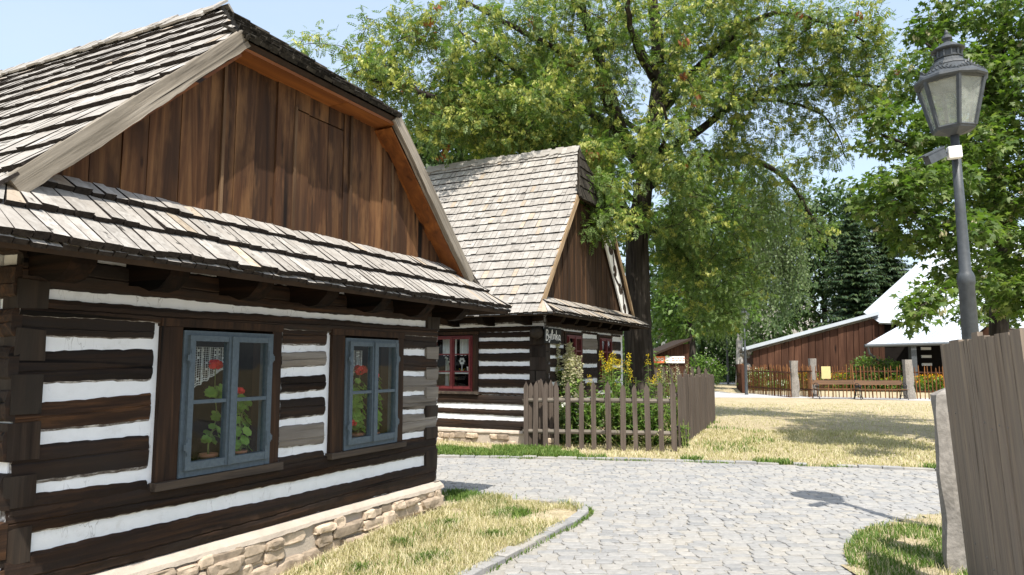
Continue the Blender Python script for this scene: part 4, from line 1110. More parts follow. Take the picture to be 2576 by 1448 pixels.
def gplant(name, label, p, h, ns, spread, leaf, nl, lmat='garden', top=None, topmat=None, cat='plant', lw=1, leafz=(.05, .95), arch=.3):
    t = thing(name, label, cat, p, 0, GARDENG); ms = MB(); pos, dr, scl, tops = [], [], [], []
    for k in range(ns):
        a = U(0, 6.28); r = spread * math.sqrt(U(0, 1)); b = Vector((math.cos(a) * r * .6, math.sin(a) * r * .6, 0)); hh = h * U(.72, 1.04)
        e = Vector((math.cos(a) * r * (1 + arch), math.sin(a) * r * (1 + arch), hh)); m = b.lerp(e, .5) + Vector((0, 0, hh * .08))
        P = [b, b.lerp(m, .5), m, m.lerp(e, .5), e]; ms.tube(P, [.009, .008, .007, .005, .003], 5, cap=False); tops.append(e)
        for q in range(int(nl * 1.35)):
            f = U(*leafz) * 4; i = min(int(f), 3); c = P[i].lerp(P[i + 1], f - i); aa = U(0, 6.28)
            pos.append(c); dr.append((math.cos(aa), math.sin(aa), U(-.5, .5))); scl.append(leaf * U(.6, 1.25) * (1.15 - .5 * f / 4))
    ms.build('stem', ['stem'], t)
    T = LT.copy(); T[:, 1] *= lw
    V, Fc = instance(T, LF, np.array(pos), np.array(dr), scl, RS.uniform(-.5, .5, len(pos))); npmesh('leaves', V, Fc, lmat, t)
    if top:
        pos, dr, scl = [], [], []
        for e in tops:
            for q in range(top[1]):
                f = U(0, 1); c = e + Vector((U(-1, 1) * top[2] * (1 - f * .6), U(-1, 1) * top[2] * (1 - f * .6), (f - .55) * top[3]))
                pos.append(c); dr.append((U(-1, 1), U(-1, 1), U(-.7, .5))); scl.append(top[0] * U(.6, 1.3))
        V, Fc = instance(T if top[0] > .03 else LT * np.array([1, 1.6, 1]), LF, np.array(pos), np.array(dr), scl, RS.uniform(0, 3, len(pos))); npmesh('blossom', V, Fc, topmat, t)
    return t
def gp(px, Y): r = ray(px, 1000); q = at(px, 1000, Y); return Vector((q.x, q.y, 0))
gplant('amaranth', 'tall amaranth with pale drooping tassels beside the shop sign', gp(1436, 14.0), 1.66, 8, .22, .22, 46, 'garden', (.06, 240, .08, .8), 'amaranth', lw=1.1)
gplant('goldenrod', 'tall goldenrod with many yellow plumes under the rightmost red window', gp(1532, 14.3), 1.62, 15, .36, .15, 40, 'garden', (.022, 80, .075, .22), 'yellow', lw=.75)
gplant('goldenrod', 'thin goldenrod with one yellow plume in front of the big tree trunk', gp(1640, 14.0), 1.58, 5, .12, .14, 40, 'garden', (.022, 60, .06, .2), 'yellow', lw=.75)
gplant('goldenrod', 'green budding stems between the two yellow goldenrods', gp(1590, 14.0), 1.30, 12, .3, .14, 44, 'garden', lw=.75)
gplant('garden_bush', 'low round leaved rose bush at the sign end of the fenced garden', gp(1418, 13.75), .82, 22, .42, .085, 34, 'dkleaf', (.05, 3, .05, .1), 'whiteflower', lw=2.2)
gplant('garden_bush', 'leafy green bush behind the middle pickets of the garden', gp(1490, 13.9), .85, 22, .40, .13, 30, 'garden', lw=1.4)
gplant('garden_bush', 'tall sunlit lance leaved clump right of the middle pickets', gp(1562, 13.7), .98, 24, .42, .16, 26, 'garden', lw=1.0)
gplant('garden_bush', 'bright green lance leaved clump by the last pickets before the close boards', gp(1640, 13.5), .95, 24, .40, .16, 26, 'garden', lw=1.0)
gplant('garden_bush', 'dense bush against the wall under the red corner window', gp(1470, 15.2), 1.05, 20, .45, .12, 32, 'midleaf', lw=1.3)
gplant('garden_bush', 'bush with pale buds behind the close boarded fence', gp(1700, 15.6), 1.50, 22, .30, .09, 34, 'garden', (.03, 18, .06, .3), 'amaranth', lw=1.0)
gplant('weed', 'small self sown weed with pale leaves against the close boards outside', gnd(1728, 1128), .55, 6, .12, .07, 16, 'garden', lw=1.3)
gplant('climbing_plant', 'thin climber with small leaves on the log corner below the sign', gp(1376, 13.6), 1.45, 4, .10, .10, 30, 'dkleaf', lw=1.6)
gplant('dry_stalks', 'straw coloured dry stalks at the foot of the right pickets', gp(1600, 13.45), .45, 40, .75, .09, 8, 'straw', lw=.5)
# ================================================================== street lamps
def lamp_mesh(t, hp, s=1.0, detail=True):
    """pole height hp to the lantern's foot; lantern .97 m tall over it"""
    mb = MB()
    mb.lathe([(.085, 0), (.085, .05), (.078, .07), (.073, .5), (.062, hp * .62), (.068, hp * .62 + .01), (.070, hp * .62 + .07), (.062, hp * .62 + .10), (.047, hp * .62 + .13), (.041, hp * .8), (.034, hp)], 18)
    mb.build('pole', ['iron'], t, True)
    r0, r1, hg = .165, .262, .425; z0 = hp + .03
    mb = MB(); mb.lathe([(.05, -.03 + z0 - .02), (.17, z0 - .012), (.178, z0 + .012), (.165, z0 + .02)], 6)
    def ring(r, z): return [Vector((r * math.cos(k * PI / 3), r * math.sin(k * PI / 3), z)) for k in range(6)]
    A, B = ring(r0, z0 + .01), ring(r1, z0 + hg)
    for k in range(6): mb.tube([A[k], B[k]], [.019, .021], 5)
    for k in range(6): mb.tube([B[k], B[(k + 1) % 6]], .02, 5); mb.tube([A[k], A[(k + 1) % 6]], .014, 5)
    mb.build('lantern_frame', ['iron'], t)
    mg = MB()
    for k in range(6):
        k2 = (k + 1) % 6; q = [A[k] * 1, A[k2] * 1, B[k2] * 1, B[k] * 1]; ctr = Vector((0, 0, z0 + .2))
        inn = [Vector((p.x * .97, p.y * .97, p.z)) for p in q]; mg.hexa([*inn, *q])
    mg.build('glazing', ['lampglass'], t)
    mb = MB(); z = z0 + hg
    mb.lathe([(r * .86, z + (q - z) * .92) for r, q in [(.325, z - .005), (.34, z + .012), (.335, z + .035), (.30, z + .06), (.215, z + .125), (.175, z + .16), (.18, z + .165), (.17, z + .19), (.135, z + .21), (.13, z + .23), (.12, z + .245), (.115, z + .31), (.155, z + .325), (.16, z + .335), (.10, z + .375), (.055, z + .40), (.028, z + .415), (.03, z + .43), (.05, z + .45), (.045, z + .475), (.018, z + .49), (.02, z + .51), (.006, z + .54)]], 12)
    mb.build('lantern_roof', ['iron'], t)
    mb = MB()
    for k in range(6):                         # pierced cresting round the roof edge: scrolls rising to a point
        a0, a1 = ring(.285, z + .03)[k], ring(.285, z + .03)[(k + 1) % 6]; mb = MB()
        for q in range(9):
            f = (q + .5) / 9; hgt = .035 + .075 * (1 - abs(2 * f - 1)); c = a0.lerp(a1, f) * .98; c.z = z + .03
            pts = [c + Vector((0, 0, 0))]
            for i in range(1, 9):
                an = i * .75; pts.append(Vector((c.x * (1 - .012 * i), c.y * (1 - .012 * i), c.z)) + (a1 - a0).normalized() * .018 * math.sin(an) + Vector((0, 0, hgt * i / 8)))
            mb.tube(pts, .0075, 4)
        mb.build('cresting', ['iron'], t)
    mb = MB()
    for k in range(12):
        an = k * PI / 6; c = Vector((.110 * math.cos(an), .110 * math.sin(an), z + .225)); mb.tube([c, c + Vector((0, 0, .06))], .008, 4)
    mb.lathe([(.116, z + .222), (.118, z + .23), (.112, z + .232)], 12); mb.build('vent_collar', ['iron'], t)
LG = 'lantern posts of the open air museum'
LP = Vector((3.99, 6.2, 0))
t = thing('street_lamp', 'large near six sided lantern on grey post behind the board fence', 'street lamp', LP, math.radians(12), LG); lamp_mesh(t, 3.57)
t.rotation_euler = (math.radians(.3), math.radians(-1.2), math.radians(12))
fl1 = gnd(1878, 988); o = copy_thing(t, Vector((fl1.x * .93, fl1.y * .93, 0)), .3, 'dark lantern post standing at the corner of the far pole fence'); o.scale = (.98, .98, .95)
fl2 = gnd(1832, 968); o = copy_thing(t, fl2, .9, 'farthest lantern post, white lit, standing beyond the pole fence corner'); o.scale = (1.1, 1.1, 1.05)
# surveillance camera and junction box on the near post
sc_ = thing('security_camera', 'grey bullet camera on a short arm clamped to the near lamp post', 'camera', at(2392, 388, 6.15), 0)
d = (at(2315, 412, 5.95) - at(2375, 383, 6.1)); d.normalize(); e = d.orthogonal().normalized()
mb = MB(); o_ = at(2372, 385, 6.1) - sc_.location; s1 = Vector((0, 1, .1)).normalized(); up = d.cross(s1).normalized()
if up.z < 0: up = -up
def obox(mb, c, d, s, u, l, w, h, m=0):
    q = [c - s * w - u * h, c + d * l - s * w - u * h, c + d * l + s * w - u * h, c + s * w - u * h]
    mb.hexa([*q, *[p + u * 2 * h for p in q]], m)
obox(mb, o_, d, s1, up, .25, .045, .04); mb.build('housing', ['iron'], sc_)
mb = MB(); obox(mb, o_ - d * .01 + up * .046, d, s1, up, .31, .053, .006); mb.build('sun_hood', ['iron'], sc_)
mb = MB(); mb.tube([Vector((.04, .03, -.03)), Vector((-.02, 0, -.01)), o_ - d * 0], .016, 8); mb.build('arm', ['iron_dk'], sc_)
mb = MB(); p = at(2400, 385, 6.1); mb.box(-.055, .055, -.04, .03, -.055, .055); o = mb.build('junction_box', ['white']); o.location = p; o.rotation_euler = (.05, -.06, -.25)
bv = o.modifiers.new('b', 'BEVEL'); bv.width = .012; bv.segments = 3
tag(o, 'small white square box strapped to the near lamp post', 'box')

# ================================================================== leaning board fence and granite post at the right
BF = thing('board_fence', 'tall leaning grey brown board fence cut off by the right edge', 'fence', (3.0, 5.0, 0), 0)
az = math.radians(23); fd = Vector((-math.sin(az), -math.cos(az), 0)); fnn = Vector((-fd.y, fd.x, 0)); fnn = -fnn if fnn.x > 0 else fnn   # towards the camera side
lean = lambda z: fnn * 0.052 * z + fd * (-.0) * z
mb = MB(); s = 0; hts = []
edges = [0, .13, .30, .39, .60, .74, .90, 1.04, 1.16, 1.33, 1.5, 1.68, 1.85, 2.02, 2.2]
B0 = Vector((.085, 0, 0))
ml = MB()
for k in range(len(edges) - 1):
    a_, b_ = edges[k], edges[k + 1] - .006; h = 1.675 + U(-.012, .02) + (.045 if k == 8 else 0); off = fnn * U(0, .014)
    n = 10; vs = []; fs = []
    for i in range(n + 1):
        z = h * i / n; w1, w2 = wob(k * 3.1, z * 2, .005), wob(k * 3.1 + 4, z * 2, .005)
        for (u_, dd) in ((a_ + w1, 0), (b_ + w2, 0), (b_ + w2, -.026), (a_ + w1, -.026)): vs.append(B0 + fd * u_ + lean(z) + off + fnn * dd + Vector((0, 0, z)))
    for i in range(n):
        for q in range(4): fs.append((i * 4 + q, i * 4 + (q + 1) % 4, (i + 1) * 4 + (q + 1) % 4, (i + 1) * 4 + q))
    fs.append((n * 4, n * 4 + 1, n * 4 + 2, n * 4 + 3)); mb.add(vs, fs)
    for z in (.42, 1.22):
        for q in ((.35,) if random.random() < .45 else ()):
            c = B0 + fd * (a_ + (b_ - a_) * q + U(-.02, .02)) + lean(z) + off + Vector((0, 0, z + U(-.02, .02))); ml.blob(c, (.007, .007, .007), 0, 1, .1)
mb.build('board_panel', ['fence_warm'], BF); ml.build('nail', ['granite'], BF)
for z in (.42, 1.22):
    mb = MB(); q0 = B0 + lean(z) - fnn * .07 + Vector((0, 0, z)); mb.tube([q0 + fd * .1, q0 + fd * 2.2], .04, 6); mb.build('rail', ['rail'], BF)
GP = thing('granite_post', 'rough granite gatepost standing just beyond the leaning board fence', 'post', (3.35, 5.45, 0), math.radians(-23))
mb = MB(); n = 16; vs = []; fs = []; ks = 16
for i in range(n + 1):
    z = 1.37 * i / n; f = 1 - .12 * i / n
    for k in range(ks):
        an = 2 * PI * k / ks; c, s_ = math.cos(an), math.sin(an)
        r = .135 * f / max(abs(c), abs(s_)) ** .8; q = 1 + .17 * mnoise.noise(Vector((c * 1.5, s_ * 1.5, z * 3.2)))
        vs.append((c * r * q - .045 * i / n, s_ * r * q * .9, z - .05 + (0 if i < n else .02 * c)))
for i in range(n):
    for k in range(ks): fs.append((i * ks + k, i * ks + (k + 1) % ks, (i + 1) * ks + (k + 1) % ks, (i + 1) * ks + k))
o = len(vs); vs.append((-.045, 0, 1.37)); fs += [(n * ks + k, n * ks + (k + 1) % ks, o) for k in range(ks)]
mb.add(vs, fs); mb.build('shaft', ['granite'], GP)

# ================================================================== barn, pole fence, benches, shed (across the lawn)
BY = 41.0
def B(px, py, Y=BY): return at(px, py, Y)
BN = thing('barn', 'long red brown board barn with white metal roof and open porch, across the lawn', 'barn', B(2190, 985) * 1)
o0 = BN.location.copy(); o0.z = 0; BN.location = o0
def rel(p): return p - o0
mb = MB(); xs = [1893]
while xs[-1] < 2216: xs.append(xs[-1] + U(13, 21))
def verge(px): return 884 - (px - 1893) * (884 - 797) / (2216 - 1893)
for x0_, x1_ in zip(xs[:-1], xs[1:]):
    Yb = BY - .03 * random.choice((0, 1, 1.5)); lo0, lo1 = rel(gnd(x0_ + .5, 985)), rel(gnd(x1_ - .5, 985))
    p = [rel(B(x0_ + .6, 900, Yb)), rel(B(x1_ - .6, 900, Yb))]; q = [rel(B(x0_ + .6, verge(x0_), Yb)), rel(B(x1_ - .6, verge(x1_), Yb))]
    v = [Vector((p[0].x, p[0].y, 0)), Vector((p[1].x, p[1].y, 0)), Vector((p[1].x, p[1].y + .1, 0)), Vector((p[0].x, p[0].y + .1, 0)),
         q[0], q[1], q[1] + Vector((0, .1, 0)), q[0] + Vector((0, .1, 0))]
    mb.hexa(v)
mb.build('board_wall', ['barnwood'], BN)
mb = MB(); mb.box(-6.2, .4, .14, 3, 0, 2.0); mb.build('inner_wall', ['barnwood'], BN)
# stone end pier under the low eave
mb = MB(); p = rel(B(1880, 985)); 
for k in range(26): mb.blob((p.x + U(-.18, .2), p.y + U(0, .5), U(.1, 2.35)), (U(.15, .25), .2, U(.1, .18)), 0, 1, .3, k)
mb.build('stone_pier', ['granite'], BN)
# low roof slab: its front verge climbs to the right
a0, a1 = rel(B(1868, 884, BY - .35)), rel(B(2212, 792, BY - .35)); up = Vector((0, 0, .2)); bk = Vector((3.8, 9, .0))
mb = MB(); mb.hexa([a0, a1, a1 + bk, a0 + bk, a0 + up, a1 + up, a1 + bk + up, a0 + bk + up]); mb.build('low_roof', ['barnroof'], BN)
# steep main roof facing the viewer
def roofpoly(name, pts, th=.12, mat='barnroof'):
    q = [rel(at(*p)) for p in pts]; nn = (q[1] - q[0]).cross(q[2] - q[0]).normalized(); nn = nn if nn.z > 0 else -nn
    mb = MB(); mb.prism(q, -nn * th)
    # standing seams
    d1, d2 = q[1] - q[0], q[-1] - q[0]
    for k in range(1, 24):
        f = k / 24; a = q[0].lerp(q[1], f); b = q[-1].lerp(q[-2], f); mb.tube([a + nn * .005, b + nn * .005], .012, 4)
    mb.build(name, [mat], BN)
roofpoly('main_roof', [(2212, 812, BY - .5), (2700, 830, BY - .5), (2700, 560, BY + 6), (2395, 585, BY + 6)])
mb = MB(); g0, g1, g2 = rel(at(2172, 786, BY + 1.0)), rel(at(2212, 812, BY - .5)), rel(at(2395, 585, BY + 6)); mb.prism([g0, g1, g2], Vector((.12, .1, -.05))); mb.build('roof_flank', ['barnroof'], BN)
roofpoly('porch_roof', [(2179, 867, BY - 3.5), (2492, 858, BY - 3.5), (2560, 790, BY - .2), (2330, 782, BY - .2)], .08)
mb = MB(); mb.tube([rel(at(2175, 871, BY - 3.6)), rel(at(2500, 862, BY - 3.6))], .085, 8)
mb.tube([rel(at(2183, 872, BY - 3.6)), rel(at(2187, 890, BY - 3.5)), rel(at(2205, 905, BY - 2)), rel(at(2232, 915, BY - .3)), rel(at(2234, 985, BY - .3))], .06, 7); mb.build('gutter', ['iron'], BN)
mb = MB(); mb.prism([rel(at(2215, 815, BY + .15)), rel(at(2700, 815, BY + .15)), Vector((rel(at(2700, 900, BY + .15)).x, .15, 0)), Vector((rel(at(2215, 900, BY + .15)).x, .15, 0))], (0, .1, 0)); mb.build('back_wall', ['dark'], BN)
mb = MB()
for px, w in ((2301, .14),):
    p = rel(at(px, 985, BY - 3.2)); mb.box(p.x - w, p.x + w, p.y - w, p.y + w, 0, 2.55)
mb.build('porch_post', ['iron'], BN)
mb = MB(); p = rel(at(2330, 900, BY - .2))
for k in range(3): mb.box(p.x - .28, p.x + .28, p.y - .05, p.y, 1.35 + k * .45, 1.5 + k * .45)
mb.build('whitewashed_panel', ['white'], BN)
mb = MB(); p = rel(at(2228, 850, BY)); mb.box(p.x - .1, p.x + .7, .02, .1, 2.6, 3.1); mb.build('hatch', ['picket'], BN)
mb = MB(); q = [rel(at(*p)) for p in ((2440, 863, BY - 3.4), (2502, 808, BY - 3.4), (2590, 850, BY - 3.4), (2600, 985, BY - 3.4), (2440, 985, BY - 3.4))]
for v in q[3:]: v.z = 0
mb.prism(q, (0, .2, 0)); mb.build('gable_wall', ['barnwood'], BN)
mb = MB(); mb.hexa([rel(at(2425, 868, BY - 3.9)), rel(at(2506, 800, BY - 3.9)), rel(at(2506, 800, BY - 1)), rel(at(2425, 868, BY - 1)), *[rel(at(*p)) + Vector((0, 0, .16)) for p in ((2425, 868, BY - 3.9), (2506, 800, BY - 3.9), (2506, 800, BY - 1), (2425, 868, BY - 1))]]); mb.build('verge', ['barnroof'], BN)

FN = thing('pole_fence', 'rustic red brown pole fence between rough stone posts before the barn', 'fence', (0, 0, 0))
def polefence(pxs, Ys, h=1.42, sp=.145):
    pts = [gnd(px, py) for px, py in pxs]; mb = MB(); mr = MB()
    for a, b in zip(pts[:-1], pts[1:]):
        n = max(2, int((b - a).length / sp)); d = (b - a).normalized()
        for k in range(n):
            p = a + d * (b - a).length * (k + U(.3, .7)) / n; hh = h * U(.93, 1.06); ln = d * U(-.06, .06)
            r = U(.018, .03); mb.tube([p, p + ln * .5 + Vector((0, 0, hh * .5)), p + ln + Vector((0, 0, hh * .94)), p + ln + Vector((0, 0, hh))], [r, r, r * .85, r * .2], 5)
        for z in (.32, 1.12): mr.tube([a + Vector((0, .05, z)), b + Vector((0, .05, z + U(-.04, .04)))], .036, 6)
    return mb, mr
segs = [[(1858, 978), (1872, 990)], [(1884, 990), (1992, 1001)], [(2012, 997), (2046, 1001)], [(2054, 1000), (2281, 1004)], [(2293, 1004), (2395, 1008)]]
for sg in segs:
    mb, mr = polefence(sg, None); mb.build('pole_panel', ['picket'], FN); mr.build('rail', ['barnwood'], FN)
a, b = gnd(1858, 978), gnd(1872, 990)
for k in range(9): p = a.lerp(b, k / 8); mb = MB(); mb.box(p.x - .1, p.x + .1, p.y, p.y + .05, 0, 1.42 + U(-.03, .03)); mb.build('board', ['barnwood'], FN)
for px, py, hh, w in ((2000, 1000, 1.62, .19), (2047, 998, 1.72, .18), (2288, 1005, 1.66, .2)):
    p = gnd(px, py); mb = MB(); n = 9; vs = []; fs = []
    for i in range(n + 1):
        for k in range(10):
            an = 2 * PI * k / 10; c, s_ = math.cos(an), math.sin(an); r = w / max(abs(c), abs(s_)) ** .6 * (1 - .18 * i / n) * (1 + .2 * mnoise.noise(Vector((c + px, s_, i * .7))))
            vs.append((p.x + c * r, p.y + s_ * r, hh * i / n))
    for i in range(n):
        for k in range(10): fs.append((i * 10 + k, i * 10 + (k + 1) % 10, (i + 1) * 10 + (k + 1) % 10, (i + 1) * 10 + k))
    fs.append(tuple(n * 10 + k for k in range(10))); mb.add(vs, fs); mb.build('stone_post', ['granite'], FN)
nb = MB(); p = at(2078, 938, gnd(2078, 1001).y - .12); nb.box(-.2, .2, 0, .015, -.27, .27); nt = nb.build('notice', ['notice']); nt.location = p
tag(nt, 'yellowed paper notice fixed to the pole fence left of the benches', 'notice')

def bench(label, px, py, rz, grp='park benches before the pole fence', W=1.95):
    t = thing('park_bench', label, 'bench', gnd(px, py), rz, grp)
    mb = MB(); 
    mb.hexa([(-W / 2, .16, .60), (W / 2, .16, .60), (W / 2, .19, .60), (-W / 2, .19, .60), (-W / 2, .23, .79), (W / 2, .23, .79), (W / 2, .26, .79), (-W / 2, .26, .79)]); mb.build('backrest', ['bench'], t)
    mb = MB()
    for k in range(4): y = -.25 + k * .11; mb.box(-W / 2, W / 2, y, y + .09, .40 + .01 * (k == 1), .435)
    mb.build('seat', ['bench'], t)
    for x in (-W / 2 + .06, W / 2 - .06):
        mb = MB()
        mb.tube([(x, -.34, 0), (x, -.29, .1), (x, -.24, .25), (x, -.27, .39)], [.028, .018, .02, .022], 6); mb.tube([(x, .34, 0), (x, .25, .14), (x, .17, .3), (x, .17, .42), (x, .24, .82)], [.026, .02, .018, .018, .02], 6)
        mb.tube([(x, -.27, .38), (x, .2, .38)], .02, 6)
        arm = [(x, .2, .62), (x, .05, .66), (x, -.12, .655), (x, -.24, .61), (x, -.27, .54), (x, -.22, .50), (x, -.18, .54), (x, -.21, .57)]; mb.tube(arm, .017, 6)
        for q in range(8):
            pass
        sp = [(x, -.02 + .09 * (1 - i / 16) * math.cos(i * .7), .52 + .08 * (1 - i / 16) * math.sin(i * .7)) for i in range(16)]; mb.tube(sp, .011, 5)
        mb.tube([(x, -.27, .4), (x, -.2, .5)], .014, 5); mb.tube([(x, -.26, .08), (x, 0, .2), (x, .26, .12)], .012, 5)
        mb.build('iron_end', ['iron_dk'], t)
    return t
bench('left wooden park bench with black scrolled iron ends, next to the notice', 2107, 1004, .03)
bench('right wooden park bench with black scrolled iron ends, next to the middle stone post', 2216, 1006, -.02, W=2.05)

def flowers(name, label, px, py, w, h, n, mat, leaf=True):
    c = gnd(px, py); t = thing(name, label, 'flowers', c, 0, 'flower clumps in the barn garden'); pos = []; dr = []
    for k in range(n):
        a = U(0, 6.28); r = math.sqrt(U(0, 1)); pos.append((w * r * math.cos(a), .4 * r * math.sin(a), h * (.5 + .5 * math.sqrt(max(0, 1 - r * r))) * U(.75, 1.05))); dr.append((U(-1, 1), U(-1, 1), U(-.3, .7)))
    V, Fc = instance(LT * np.array([1, 2, 1]), LF, np.array(pos), np.array(dr), RS.uniform(.05, .11, n)); npmesh('blossom', V, Fc, mat, t)
    if leaf:
        m_ = n * 2; pos = np.stack([RS.normal(0, w * .55, m_), RS.normal(0, .25, m_), RS.uniform(.02, h * .85, m_)], 1); dr = np.stack([RS.uniform(-1, 1, m_), RS.uniform(-1, 1, m_), RS.uniform(0, 1.2, m_)], 1)
        V, Fc = instance(LT, LF, pos, dr, RS.uniform(.12, .25, m_)); npmesh('leaves', V, Fc, 'garden', t)
flowers('flower_clump', 'tall white flowers behind the leftmost stretch of pole fence', 1912, 983, .75, 1.25, 320, 'whiteflower')
flowers('flower_clump', 'low mound of white blossom near the left stone post', 1960, 984, .8, .55, 380, 'whiteflower')
flowers('flower_clump', 'orange flowers between the two close stone posts of the pole fence', 2028, 984, .7, 1.05, 420, 'orange')
flowers('flower_clump', 'orange flowers above the left bench seen through the poles', 2120, 984, .75, 1.05, 360, 'orange')
flowers('flower_clump', 'yellow green flowers behind the right bench', 2265, 986, 1.4, .8, 420, 'yellow')
flowers('flower_clump', 'orange and green clump behind poles right of the middle stone post', 2350, 988, 1.3, .95, 380, 'orange')
def bush(name, label, px, py, rx, h, n, mat, ls=.16, ry=None, grp=None):
    c = gnd(px, py); t = thing(name, label, 'bush', c, 0, grp); a = RS.normal(0, 1, (n, 3)); a /= np.linalg.norm(a, axis=1, keepdims=True)
    r = RS.uniform(.55, 1.05, (n, 1)); bump = np.array([1 + .25 * mnoise.noise(Vector(tuple(v * 2.2))) for v in a])[:, None]
    pos = a * r * bump * np.array([rx, ry or rx * .8, h * .5]) + np.array([0, 0, h * .52]); pos[:, 2] = np.maximum(pos[:, 2], .03)
    V, Fc = instance(LT * np.array([1, 1.5, 1]), LF, pos, a + RS.normal(0, .6, (n, 3)), RS.uniform(.6, 1.3, n) * ls); npmesh('leaves', V, Fc, mat, t)
    mb = MB()
    for k in range(7): mb.tube([(U(-.1, .1), U(-.1, .1), 0), (U(-.6, .6) * rx, U(-.3, .3), h * .8)], [.02, .008], 5)
    mb.build('stem', ['bark_lt'], t); return t
bush('garden_shrub', 'rounded green shrub behind the pole fence under the porch gutter', 2185, 985, 1.0, 1.85, 1500, 'midleaf', .17)
bush('garden_shrub', 'slightly lower green shrub beside the porch downpipe', 2240, 985, .9, 1.65, 1200, 'midleaf', .17)

# ------------------------------------------------------------------ small shed with banner beyond the big tree
SY = 33.0
sp_ = at(1640, 960, SY); sp_.z = 0
SH = thing('board_shed', 'small brown board shed with sloping roof behind the big tree trunk', 'shed', sp_)
rels = lambda p: p - sp_
x = 1590; mb = MB()
while x < 1734:
    x2 = min(x + U(6, 10), 1735); ztop = lambda px: rels(at(px, 896 - (px - 1648) * (896 - 864) / 76 if px < 1724 else 866, SY)).z
    p, q = rels(at(x + .3, 900, SY)), rels(at(x2 - .3, 900, SY)); oy = U(0, .04)
    mb.hexa([(p.x, oy, 0), (q.x, oy, 0), (q.x, 3, 0), (p.x, 3, 0), (p.x, oy, ztop(x)), (q.x, oy, ztop(x2)), (q.x, 3, ztop(x2)), (p.x, 3, ztop(x))]); x = x2
mb.build('board_wall', ['barnwood'], SH)
mb = MB(); a, b = rels(at(1575, 925, SY - .3)), rels(at(1738, 857, SY - .3)); u_ = Vector((0, 0, .1)); k_ = Vector((0, 3.6, 0)); mb.hexa([a, b, b + k_, a + k_, a + u_, b + u_, b + k_ + u_, a + k_ + u_]); mb.build('roof', ['deck'], SH)
BNR = thing('banner', 'red and white banner hung on the brown shed wall', 'banner', at(1685, 906, SY - .06))
r_ = lambda px, py: at(px, py, SY - .06) - BNR.location
def flat(name, px0, px1, py0, py1, mat, th=.02):
    a, b = r_(px0, py1), r_(px1, py0); mb = MB(); mb.box(a.x, b.x, -.0, th, a.z, b.z); return mb.build(name, [mat], BNR)
rp = flat('red_field', 1640, 1673.5, 897, 914, 'redpaint'); wp = flat('white_field', 1674, 1722, 897, 914, 'white')
mb = MB(); a, b = r_(1646, 909), r_(1670, 902); w = b.x - a.x; h = b.z - a.z
for k in range(3):
    c0 = w * (.16 + .33 * k); mb.ribbon([(c0 + .13 * w * math.cos(q * .5), h * .5 + h * .42 * math.sin(q * .5)) for q in range(13)], h * .22, (a.x, -.004, a.z), (1, 0, 0), (0, 0, 1), (0, -1, 0), .003)
mb.build('emblem', ['white'], rp)
mb = MB(); a, b = r_(1690, 911), r_(1720, 900); w = b.x - a.x; h = b.z - a.z
for row in (.25, .75):
    xq = 0
    while xq < w * .95: l_ = U(.05, .14); mb.ribbon([(xq, h * row), (xq + l_ * .5, h * (row + .08)), (xq + l_, h * row)], h * .13, (a.x, -.004, a.z), (1, 0, 0), (0, 0, 1), (0, -1, 0), .003); xq += l_ + .05
mb.build('faded_text', ['redpaint'], wp)
# white pale fence and pale house far behind
WF = thing('pale_fence', 'white pale fence far behind the birch trunks', 'fence', (0, 0, 0)); mb = MB()
a, b = at(1600, 935, 62), at(1860, 935, 62); n = 70
for k in range(n): p = a.lerp(b, k / n); mb.box(p.x - .045, p.x + .045, 62, 62.03, .1, 1.35)
mb.build('pale', ['white'], WF); mb = MB(); mb.box(a.x, b.x, 62.04, 62.1, .4, .5); mb.box(a.x, b.x, 62.04, 62.1, 1.0, 1.1); mb.build('rail', ['white'], WF)
hp = at(1865, 900, 78); hp.z = 0
HB = thing('white_house', 'white walled house mostly hidden behind the birches and spruces', 'house', hp); mb = MB(); mb.box(-7, 9, 0, 8, 0, 4.2); mb.build('wall', ['white'], HB)
mb = MB(); mb.prism([(-7.5, -.5, 4.2), (9.5, -.5, 4.2), (9.5, 4, 8), (-7.5, 4, 8)], (0, .1, -.2)); mb.prism([(-7.5, 8.5, 4.2), (9.5, 8.5, 4.2), (9.5, 4, 8), (-7.5, 4, 8)], (0, -.1, -.2)); mb.build('roof', ['granite'], HB)
for x in (-5, -2, 1, 4, 7): mb = MB(); mb.box(x, x + 1, -.03, .02, 1.2, 2.7); mb.build('window', ['dark'], HB)
